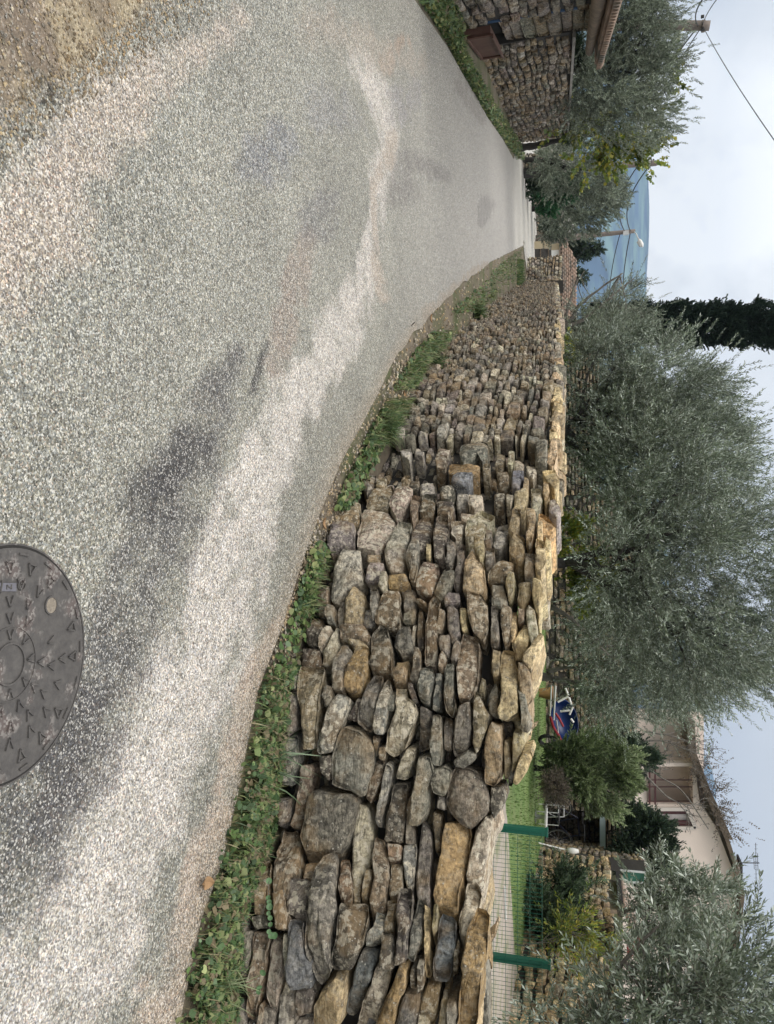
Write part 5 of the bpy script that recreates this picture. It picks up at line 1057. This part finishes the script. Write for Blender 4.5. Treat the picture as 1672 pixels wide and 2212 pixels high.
# poles
D = 42
def pole(name, pxs, D, r0, r1, lab, group, ground=None):
    a, b = at(*pxs[0], D), at(*pxs[1], D); r = empty(name, (a.x, D, float(terrain(D))), lab, 'pole', group)
    d = (a-b)/(a.z-b.z); base = a+d*(float(terrain(D))-a.z)
    MB().tube(smooth_path([base, a.lerp(b, .5), b], 4), [r0-(r0-r1)*i/8 for i in range(9)], 10, .08).build('shaft', MAT['polewood'], r, smooth=True); return r, a, b
p3, pa, pb = pole('utility_pole', ((1180, 518), (1372, 499)), D, .15, .10, 'wooden pole with the street lamp, at the end of the lane', 'wooden poles')
hd_ = [at(1368, 499.5, D), at(1374, 505, D-.2), at(1378, 514, D-.4), at(1384, 521, D-.5)]
sl = empty('street_lamp', at(1366, 500, D), 'street lamp with a white head on a curved arm, topping a wooden pole', 'street lamp')
MB().tube(smooth_path(hd_, 4), .03, 7).build('arm', MAT['lampw'], sl)
h0, h1 = at(1380, 517, D-.5), at(1388, 533, D-.6); MB().tube([h0, h0.lerp(h1, .2), h0.lerp(h1, .7), h1], [.05, .10, .11, .04], 12).build('lamp_head', MAT['white'], sl, smooth=True)
MB().tube([h0.lerp(h1, .3)-Vector((0, 0, .09)), h1.lerp(h0, .1)-Vector((0, 0, .09))], [.08, .07], 10).build('lens', MAT['lampw'], sl, smooth=True)
MB().box(at(1352, 503, D-.2), (.2, .15, .28)).build('junction_box', MAT['lampw'], p3)
p4, _, p4b = pole('utility_pole', ((1176, 512), (1323, 505)), D+.6, .13, .10, 'shorter wooden pole of the pair with a white sleeve at its foot', 'wooden poles')
m = MB(); m.tube([at(1175, 512, D+.3), at(1203, 509.5, D+.3)], .09, 10); m.build('sleeve', MAT['white'], p4)
p5, _, p5b = pole('utility_pole', ((1176, 524), (1300, 505)), D-.3, .13, .10, 'wooden brace pole leaning on the street lamp pole', 'wooden poles')
# pole near the olive on the left and the second one behind the climber
p1, _, p1b = pole('utility_pole', ((1440, 55.5), (1531, 55.5)), 22, .13, .12, 'grey pole rising out of the wide left olive with cables fanning from it', 'cable poles')
MB().disc(at(1526, 55.5, 22)-Vector((0, 0, .12)), .15, .08, 14).build('bracket', MAT['polewood'], p1)
m = MB()
for dx in (-.18, .16): m.box(at(1516, 55.5, 22)+Vector((dx, -.1, 0)), (.06, .06, .08))
m.build('insulators', MAT['wire'], p1)
p2, _, p2b = pole('utility_pole', ((1345, 357), (1420, 352)), 33, .13, .10, 'pole with a small crossbar beside the yellowing climber', 'cable poles')
m = MB(); m.bar(at(1412, 344, 33), at(1400, 366, 33), .06); m.bar(at(1425, 350, 33), at(1418, 352, 33), .08); m.build('crossbar', MAT['wire'], p2)
def cable(pts, sag, lab, r=.02, grp='overhead cables'):
    P = [Vector(p) for p in pts]; out = []
    for a, b in zip(P[:-1], P[1:]):
        for i in range(14): t = i/14; q = a.lerp(b, t); q.z -= sag*4*t*(1-t); out.append(q)
    out.append(P[-1]); m = MB(); m.tube(out, r, 5, cap=False); tag(m.build('overhead_cable', MAT['wire'], loc=P[0]), lab, 'cable', grp)
tA = at(1517, 55, 22); tB = at(1408, 352, 33); tC = at(1362, 500, 42)
cable([tA, at(1700, 342, 14)], .06, 'single cable running from the left pole up to the top edge of the sky', .009)
cable([tA, tB], .45, 'upper of the two cables from the left pole to the crossbar pole', .014)
cable([tA-Vector((0, 0, .1)), tB-Vector((0, 0, .15))], .65, 'lower of the two cables from the left pole to the crossbar pole', .02)
cable([tA, at(1600, -60, 14)], .1, 'taut cable leaving the left pole over the hut', .010)
cable([tA-Vector((0, 0, .1)), at(1575, -60, 14)], .25, 'slack cable leaving the left pole over the hut', .016)
cable([tB, tC], .5, 'upper cable between the crossbar pole and the street lamp pole', .025)
cable([tB-Vector((0, 0, .5)), at(1350, 501, 42)], .5, 'middle cable between the crossbar pole and the street lamp pole', .025)
cable([tB-Vector((0, 0, 1.1)), at(1316, 506, 42)], 1.2, 'slack low cable between the crossbar pole and the wooden poles', .014)
cable([tC, at(1352, 760, 46)], .3, 'upper cable from the street lamp pole toward the cypress', .025)
cable([at(1340, 502, 42), at(1325, 760, 46)], .4, 'middle cable from the street lamp pole toward the cypress', .022)
cable([at(1290, 507, 42), at(1215, 640, 44)], .4, 'low cable from the wooden poles to the tiled house', .012)

# ------------------------------------------------------------------ mountains
def ridge(name, prof, D, base_z, back, mat, rough, seed, foot):
    xs = np.linspace(prof[0][0], prof[-1][0], 220); hs = np.interp(xs, [p[0] for p in prof], [p[1] for p in prof])
    V = []; rows_ = 16
    for j in range(rows_):
        t = j/(rows_-1)
        for i, (y, x) in enumerate(zip(xs, hs)):
            top = at(x, y, D); f = math.sin(min(t, 1)*math.pi/2); dy = -foot*(1-t)
            z = base_z+(top.z-base_z)*f; nn = mnoise.fractal(Vector((i*.11+seed, t*6, seed)), 1.0, 2.0, 4)
            V.append((top.x*(1+dy/D*.6)+nn*rough, D+dy+nn*rough*2, z+nn*rough*.35*(1-t)))
    n = len(xs); nf = len(V)
    for i, (y, x) in enumerate(zip(xs, hs)): top = at(x, y, D); V.append((top.x*1.05, D+back, base_z))
    rows_ += 1
    gi = np.arange(rows_*n).reshape(rows_, n)
    o = mesh(name, V, np.stack([gi[:-1, :-1], gi[:-1, 1:], gi[1:, 1:], gi[1:, :-1]], -1).reshape(-1, 4), mat, smooth=True, loc=(0, D, base_z)); tag(o, kind='structure')
hillm = M('haze_blue_mountain', (.075, .13, .205), .95, .35, .004, 0, tint=(.15, .24, .26), ts=.006, spec=.1)  # the blue of distant haze is mixed into the base colour
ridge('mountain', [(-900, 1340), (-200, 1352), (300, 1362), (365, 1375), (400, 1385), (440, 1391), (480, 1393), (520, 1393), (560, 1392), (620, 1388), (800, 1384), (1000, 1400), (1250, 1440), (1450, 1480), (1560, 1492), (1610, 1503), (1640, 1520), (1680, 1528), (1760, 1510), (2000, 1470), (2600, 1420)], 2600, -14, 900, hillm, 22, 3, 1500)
o = MB(); 
S_hz = MB().box((0, 2100, 340), (7800, 4700, 730))
hz = S_hz.build('haze', bpy.data.materials.new('haze_air'), loc=(0, 0, 0)); tag(hz, kind='stuff')
hm = hz.data.materials[0]; hm.use_nodes = True; t = hm.node_tree; t.nodes.clear()
pv = N(t, 'ShaderNodeVolumePrincipled', inp={'Color': (.50, .66, .92, 1), 'Density': .00018, 'Anisotropy': .1}); oo = N(t, 'ShaderNodeOutputMaterial'); t.links.new(pv.outputs[0], oo.inputs['Volume'])

# ------------------------------------------------------------------ verges
def clovers(name, P, r, pal, seed, up=.03, tilt=.5):
    g = np.random.default_rng(seed); n = len(P); r = r*(.45+1.5*g.random(n)**2)
    nz_ = g.normal(size=(n, 3))*tilt+np.array([0, 0, 1.0]); nz_[:, 1] -= .25; nz_ /= np.linalg.norm(nz_, axis=1)[:, None]
    a = np.cross(nz_, g.normal(size=(n, 3))); a /= np.linalg.norm(a, axis=1)[:, None]; b = np.cross(nz_, a)
    c = P+np.array([0, 0, 1])*g.uniform(.2, 1, (n, 1))*np.asarray(up).reshape(-1, 1)
    ang = np.linspace(0, 2*np.pi, 6, endpoint=False); V = c[:, None, :]+r[:, None, None]*(a[:, None, :]*np.cos(ang)[None, :, None]+b[:, None, :]*np.sin(ang)[None, :, None]*.85)
    V += nz_[:, None, :]*(r[:, None, None]*.22*(np.cos(ang*2)[None, :, None]))
    Fc = (np.arange(n)*6)[:, None]+np.arange(6)[None]
    pal = np.array(pal); cc = np.repeat(np.clip(pal[g.integers(0, len(pal), n)]*g.normal(1, .15, (n, 1)), .01, .8), 6, 0)
    return mesh(name, V.reshape(-1, 3), Fc, MAT['leaf'], None, np.column_stack([cc, np.ones(len(cc))]), loc=P.mean(0))
g = np.random.default_rng(51)
WG = [(.075, .135, .05), (.11, .18, .06), (.055, .10, .042), (.16, .22, .08), (.10, .155, .08), (.22, .25, .11)]
gb_ = interp_line([(y, x) for x, y in sorted(bx, key=lambda p: p[1])]); wb_ = interp_line([(y, x) for x, y in sorted(base_px, key=lambda p: p[1])])
def strip(n, y0, y1, f0=0., f1=1., wgt=None):
    out = []
    while len(out) < n:
        y = g.uniform(y0, y1); f = g.uniform(f0, f1); 
        if wgt and g.random() > wgt(y, f): continue
        x = float(gb_(y)[0])*(1-f)+float(wb_(y)[0])*f
        if g.random() > min(1, (320/(x-1260))**2*4 if x < 1100 else 1): continue
        out.append(atg(x, y))
    return np.array([tuple(p) for p in out])
nz1 = lambda y, f: .35+1.5*max(0, mnoise.noise(Vector((y*.02, f*2, 3)))+.25)
ragged = lambda y: .5*mnoise.noise(Vector((y*.035, 1.3, 0)))+.25*mnoise.noise(Vector((y*.12, 4.3, 0)))
P1 = strip(8500, 1440, 2330, -.12, .84, lambda y, f: (nz1(y, f) if f > .22+ragged(y) else .05))
c1 = clovers('verge_weeds', P1, .0135, WG+[(.16, .13, .08), (.20, .165, .10), (.05, .09, .035)], 52, up=.06); tag(c1, 'clover-like green weeds along the foot of the drystone wall', 'weeds', kind='stuff')
# weeds climb at the wall foot
B1 = strip(4000, 1440, 2330, -.05, .85, lambda y, f: (nz1(y, f+3) if f > .1+ragged(y) else .12))
tag(blades('verge_grass', B1, .085, .005, WG+[(.20, .22, .09), (.32, .28, .17), (.26, .22, .13)], seed=53, segs=3, lean=.9), 'fine green grass blades among the weeds by the wall', 'grass', kind='stuff')
P2 = np.vstack([strip(1500, 1170, 1450, .05, 1.0, lambda y, f: 1.0 if (1190 < y < 1330 and f > .25) else .12), strip(900, 955, 1100, .35, .9, lambda y, f: 1), strip(2600, 520, 960, .3, .85, lambda y, f: max(0, mnoise.noise(Vector((y*.018, 7, 0)))+.3)*1.3)])
tag(clovers('sparse_weeds', P2, .016, WG+[(.14, .12, .07)], 54, up=.05), 'patchy low weeds where the wall meets the lane', 'weeds', kind='stuff')
B2 = np.vstack([strip(1000, 860, 960, .3, 1.05), strip(260, 1190, 1330, .3, 1.0), strip(2400, 520, 900, .35, .85, lambda y, f: max(0, mnoise.noise(Vector((y*.018, 7, 0)))+.35)*1.4)])
tag(blades('sparse_grass', B2, .11, .007, WG+[(.17, .19, .08), (.24, .22, .13)], seed=55, segs=3, lean=.8), 'longer grass blades in patches at the foot of the wall', 'grass', kind='stuff')
# left verge
lb_px = [(900, 0), (930, 40), (968, 100), (1005, 170), (1050, 250), (1085, 300), (1112, 340)]
li_px = [(960, 0), (985, 50), (985, 110), (1040, 200), (1090, 270), (1122, 312), (1135, 345)]
f0_, f1_ = interp_line([(y, x) for x, y in lb_px]), interp_line([(y, x) for x, y in li_px])
def lstrip(n, y0=0, y1=345):
    out = []
    for _ in range(n):
        y = y0+(y1-y0)*g.random(); f = g.random(); x = float(f0_(y)[0])*(1-f)+float(f1_(y)[0])*f; out.append(tuple(atg(x, y)))
    return np.array(out)
tag(clovers('left_verge_weeds', lstrip(4200), .022, WG+[(.25, .27, .10), (.18, .15, .09)], 56, up=.12), 'bright green weeds along the foot of the hut and the left wall', 'weeds', kind='stuff')
tag(blades('left_verge_grass', lstrip(3500), .16, .012, WG+[(.17, .19, .08)], seed=57, segs=2, lean=.8), 'tufts of green grass along the foot of the left wall', 'grass', kind='stuff')
P3_ = np.array([tuple(atg(1122+g.uniform(-6, 4), g.uniform(560, 620))) for _ in range(900)]); tag(blades('bend_grass', P3_, .15, .02, WG, seed=58), 'grass patch where the lane bends', 'grass', kind='stuff')
# long-bladed tufts
def tuft(px_, n, h, w, seed, label, pal):
    c = atg(*px_); g2 = np.random.default_rng(seed); P = np.array(c)+g2.normal(size=(n, 3))*np.array([.04, .04, 0]); P[:, 2] = c.z
    tag(blades('grass_tuft', P, h, w, pal, seed=seed, segs=5, lean=1.3, kind=None), label, 'grass tuft', 'grass tufts by the drystone wall')
tuft((588, 1645), 26, .24, .007, 61, 'long pale arching grass tuft beside the round grey boulder', [(.20, .27, .17), (.15, .22, .12)])
tuft((825, 925), 230, .20, .006, 62, 'thick bright grass tuft halfway along the wall foot', WG)
tuft((935, 790), 160, .20, .008, 63, 'dark green grass tuft beyond the fallen leaves', WG)
tuft((470, 2110), 30, .18, .006, 64, 'thin grass tuft at the right end of the weeds', [(.15, .22, .10), (.22, .26, .14)])
tuft((1025, 675), 160, .22, .012, 65, 'grass tuft near the far end of the wall', WG)
# pennywort hanging between two stones
pw_ = [(1042, 3415), (1042, 3475), (1046, 3490), (1048, 3505), (1046, 3525), (1052, 3540), (1055, 3560), (1050, 3580), (1060, 3592), (1073, 3592), (1030, 3708), (1015, 3765), (1014, 3785), (940, 3820)]
v = empty('pennywort', atg(560, 1930), 'trailing pennywort with round leaves hanging in a joint of the drystone wall', 'plant')
m = MB(); gp = random.Random(2); stem = []
for sx_, sy_ in pw_:
    r_2 = WL.sh(sx_/1.7799, sy_/1.7802)
    if not r_2: continue
    c = Vector(WL.map(r_2[0], r_2[1], .055)); stem.append(c); nx, ny = wc.nrm(r_2[0]); nrm = (Vector((nx, ny, .3))+Vector((gp.gauss(0, .2), gp.gauss(0, .2), gp.gauss(0, .2)))).normalized(); a = nrm.cross(Vector((0, 0, 1))).normalized(); b = nrm.cross(a); rr = gp.uniform(.010, .016)
    V = [c]+[c+a*math.cos(k*math.pi/5)*rr+b*math.sin(k*math.pi/5)*rr+nrm*.004 for k in range(10)]; m.add(V, [(0, k+1, (k+1) % 10+1) for k in range(10)], (.13, .24, .11, 1))
m.build('leaves', MAT['leaf'], v)
m = MB(); m.tube(stem[:10], .0015, 4); m.build('stem', MAT['bark'], v)
# fallen leaves
for i, (x, y, lab) in enumerate(((690, 1130, 'curled tan dead leaf on the asphalt beside the wall foot'), (866, 850, 'orange dead leaf in the grass patch halfway along the wall'), (893, 848, 'pale dead leaf just beyond the orange one'), (925, 688, 'yellow dead leaf on the gravel near the far weeds'), (432, 1905, 'small red-brown dead leaf at the edge of the weeds'))):
    c = atg(x, y)+Vector((0, 0, .02)); s = .035+.012*i/4; m = MB(); n = 9; V = []
    for k in range(n):
        t = k/(n-1)*2-1; w_ = s*.55*(1-t*t)**.7+.001
        for sgn in (-1, 0, 1): V.append(c+Vector((t*s, sgn*w_, abs(sgn)*.012+t*t*.015)))
    Fc = [(k*3+j, k*3+j+1, k*3+j+4, k*3+j+3) for k in range(n-1) for j in range(2)]; m.add(V, Fc)
    o = m.build('dead_leaf', MAT['rope'], loc=c); o.rotation_euler = (0, 0, i*1.1); tag(o, lab, 'leaf', 'dead leaves by the lane')
# gravel crumbs gathered at the wall foot
G3 = strip(2600, 520, 1440, .0, .9); g3_ = np.random.default_rng(66); V = []; Fc = []; C_ = []
for i, p in enumerate(G3):
    s = g3_.uniform(.004, .014)*(1.6 if p[1] > 6 else 1); b = len(V); o8 = np.array([(1, 0, 0), (-1, 0, 0), (0, 1, 0), (0, -1, 0), (0, 0, .7), (0, 0, -.5)])*s*g3_.uniform(.6, 1.2, (6, 1))
    V += (p+o8+np.array([0, 0, s*.4])).tolist(); Fc += [(b, b+2, b+4), (b+2, b+1, b+4), (b+1, b+3, b+4), (b+3, b, b+4), (b+2, b, b+5), (b+1, b+2, b+5), (b+3, b+1, b+5), (b, b+3, b+5)]
    cc = np.array(PAL[g3_.choice(list('GBTLP'))])*1.1; C_ += [(*cc, .2)]*6
tag(mesh('gravel', V, Fc, MAT['stone_far'], None, C_, loc=(0, 5, 0)), 'loose gravel and crumbs of stone at the wall foot', 'gravel', kind='stuff')

g4 = np.random.default_rng(77); E_ = []
while len(E_) < 2600:
    x, y = g4.uniform(-40, 480), g4.uniform(-60, 420); q_ = x/385+y/262
    if 0 < q_ < 1.35 and g4.random() < (.25+.75*math.exp(-((q_-1)/.16)**2)): E_.append(tuple(atg(x, y)))
V = []; Fc = []; C_ = []
for p in np.array(E_):
    s = g4.uniform(.0025, .008); b = len(V); o8 = np.array([(1, 0, 0), (-1, 0, 0), (0, 1, 0), (0, -1, 0), (0, 0, .7), (0, 0, -.5)])*s*g4.uniform(.6, 1.2, (6, 1))
    V += (p+o8+np.array([0, 0, s*.4+.004])).tolist(); Fc += [(b, b+2, b+4), (b+2, b+1, b+4), (b+1, b+3, b+4), (b+3, b, b+4), (b+2, b, b+5), (b+1, b+2, b+5), (b+3, b+1, b+5), (b, b+3, b+5)]
    C_ += [(*(np.array(PAL[g4.choice(list('GBTLPW'))])*1.15), .1)]*6
tag(mesh('loose_grit', V, Fc, MAT['stone_far'], None, C_, loc=(-1, 3, 0)), 'loose grit on the beaten earth at the near left corner', 'gravel', kind='stuff')

# ------------------------------------------------------------------ manhole cover
mh = Vector((.433, 1.855, 0)); MR = .335
def metal_mat():
    m = bpy.data.materials.new('cast_iron_dusty'); m.use_nodes = True; t = m.node_tree; p = t.nodes['Principled BSDF']; co = N(t, 'ShaderNodeTexCoord').outputs['Object']
    a = N(t, 'ShaderNodeTexNoise', inp={'Scale': 34.0, 'Detail': 6.0, 'Roughness': .7}); t.links.new(co, a.inputs['Vector'])
    b = N(t, 'ShaderNodeTexVoronoi', inp={'Scale': 130.0}); t.links.new(co, b.inputs['Vector']); s = N(t, 'ShaderNodeSeparateColor'); t.links.new(b.outputs['Color'], s.inputs[0])
    c = mixc(t, ramp(t, a.outputs[0], [(.35, 0.0), (.65, 1.0)]), (.055, .052, .051), (.09, .085, .08))
    big = N(t, 'ShaderNodeTexNoise', inp={'Scale': 9.0, 'Detail': 3.0}); t.links.new(co, big.inputs['Vector'])
    c = mixc(t, math_(t, 'MULTIPLY', ramp(t, big.outputs[0], [(.55, 0.0), (.65, 1.0)]), .6), c, (.12, .092, .085))
    grit = math_(t, 'MULTIPLY', math_(t, 'GREATER_THAN', s.outputs[0], .6), ramp(t, big.outputs[0], [(.53, 0.0), (.62, .7)]))
    c = mixc(t, math_(t, 'MULTIPLY', grit, .75), c, mixc(t, s.outputs[1], (.17, .165, .155), (.38, .365, .34)))
    t.links.new(c, p.inputs['Base Color']); p.inputs['Roughness'].default_value = .6; p.inputs['Metallic'].default_value = .15
    bp_ = N(t, 'ShaderNodeBump', inp={'Strength': .5, 'Distance': .004}); t.links.new(a.outputs[0], bp_.inputs['Height']); t.links.new(bp_.outputs[0], p.inputs['Normal']); return m
iron = metal_mat(); dk = M('joint_dirt', (.022, .021, .02), .9, .3, 20, .3)
man = empty('manhole_cover', mh, 'round cast-iron manhole cover with raised tread marks, set in the asphalt at the near edge', 'manhole cover')
def annulus(m, r0, r1, z0, z1, n=96):
    V = []
    for (r, z) in ((r0, z0), (r0, z1), (r1, z1), (r1, z0)): V += [mh+Vector((math.cos(2*math.pi*k/n)*r, math.sin(2*math.pi*k/n)*r, z)) for k in range(n)]
    m.add(V, [(j*n+k, j*n+(k+1) % n, (j+1) % 4*n+(k+1) % n, (j+1) % 4*n+k) for j in range(4) for k in range(n)])
m = MB(); m.disc(mh+Vector((0, 0, -.02)), MR+.007, .0262, 96); m.build('joint', dk, man)
m = MB(); m.disc(mh+Vector((0, 0, -.015)), MR-.004, .0255, 96); lid = m.build('lid', iron, man)
m = MB(); annulus(m, MR+.004, MR+.009, -.01, .0075); m.build('frame_ring', iron, man)
tr = MB(); gm = random.Random(12)
def mark(r, a, s, kind='v', mb=tr, h=.0055):
    c = mh+Vector((math.cos(a)*r, math.sin(a)*r, .0105)); d = Vector((math.cos(a), math.sin(a), 0)); t_ = Vector((-d.y, d.x, 0))
    L = lambda u, v, u2, v2, w=.0045: mb.box((c+(d*(u+u2)+t_*(v+v2))/2*s+Vector((0, 0, h/2))), ((math.hypot(u2-u, v2-v))*s, w, h), axes=((d*(u2-u)+t_*(v2-v)).normalized(), (t_*(u2-u)-d*(v2-v)).normalized(), Vector((0, 0, 1))))
    if kind == 'v': L(-1, 0, .8, .8); L(-1, 0, .8, -.8)
    elif kind == 'tri': L(-1, 0, .8, .8); L(-1, 0, .8, -.8); L(.8, .8, .8, -.8)
    elif kind == 'bar': L(0, -1.2, 0, 1.2, .006)
for r, n, s, kd in ((.085, 8, .015, 'v'), (.132, 11, .017, 'v'), (.18, 14, .017, 'v'), (.228, 17, .018, 'v'), (.276, 19, .019, 'tri'), (.314, 18, .015, 'bar')):
    for k in range(n):
        a = 2*math.pi*(k+.5*(r*100 % 2 > 1))/n+gm.uniform(-.02, .02)
        if .24 < r < .30 and abs(((a-1.15+math.pi) % (2*math.pi))-math.pi) < .17: continue
        if .1 < r < .30 and abs(((a-2.05+math.pi) % (2*math.pi))-math.pi) < .22: continue
        mark(r, a, s, kd)
tr.build('tread_marks', iron, man)
m = MB(); annulus(m, .056, .061, .0104, .015, 64); annulus(m, .104, .107, .0104, .0135, 64); m.build('centre_rings', iron, man)
def on(x, y, z=.0106): p = atz(x, y, z); return p
# raised plate that carries a Z, small ringed letter beside it, lifting hole filled with dirt
a, b, c, d = on(-34, 1258), on(34, 1259), on(34, 1277), on(-34, 1276)
pl = MB(); pl.prism([a, b, c, d], (0, 0, .003)); plo = pl.build('plate', M('plate_iron', (.12, .12, .14), .55, .2, 30, .3, 80), man)
z = MB(); cz = on(20, 1267.5, .0135)
def seg(mb, p, q, w=.0035): mb.bar(Vector(p), Vector(q), w, .003)
for (cxp, sc_) in ((20, 1.0), (-8, 1.0)):
    o_ = on(cxp, 1267.5, .0140); u_, r_3 = Vector((0, .009, 0)), Vector((.006, 0, 0))
    seg(z, o_+u_-r_3, o_+u_+r_3); seg(z, o_+u_+r_3, o_-u_-r_3); seg(z, o_-u_-r_3, o_-u_+r_3)
z.build('letter', iron, plo)
m = MB(); cc = on(46, 1263)
def ann_at(m, c, r0, r1, h, n=28, ry=1.0):
    V = []
    for (r, z) in ((r0, 0), (r0, h), (r1, h), (r1, 0)): V += [c+Vector((math.cos(2*math.pi*k/n)*r, math.sin(2*math.pi*k/n)*r*ry, z)) for k in range(n)]
    m.add(V, [(j*n+k, j*n+(k+1) % n, (j+1) % 4*n+(k+1) % n, (j+1) % 4*n+k) for j in range(4) for k in range(n)])
ann_at(m, cc, .0135, .017, .004); seg(m, cc+Vector((-.006, .005, .002)), cc+Vector((.006, -.005, .002))); seg(m, cc+Vector((-.006, -.004, .002)), cc+Vector((.001, .007, .002))); m.build('ringed_mark', iron, man)
m = MB(); hc_ = on(110, 1307); ann_at(m, hc_, .024, .029, .004); m.build('hole_rim', iron, man)
m = MB(); m.disc(hc_+Vector((0, 0, -.001)), .0245, .003, 24); m.build('hole_dirt', M('packed_dirt', (.24, .21, .17), .95, .3, 60, .6, 90), man)
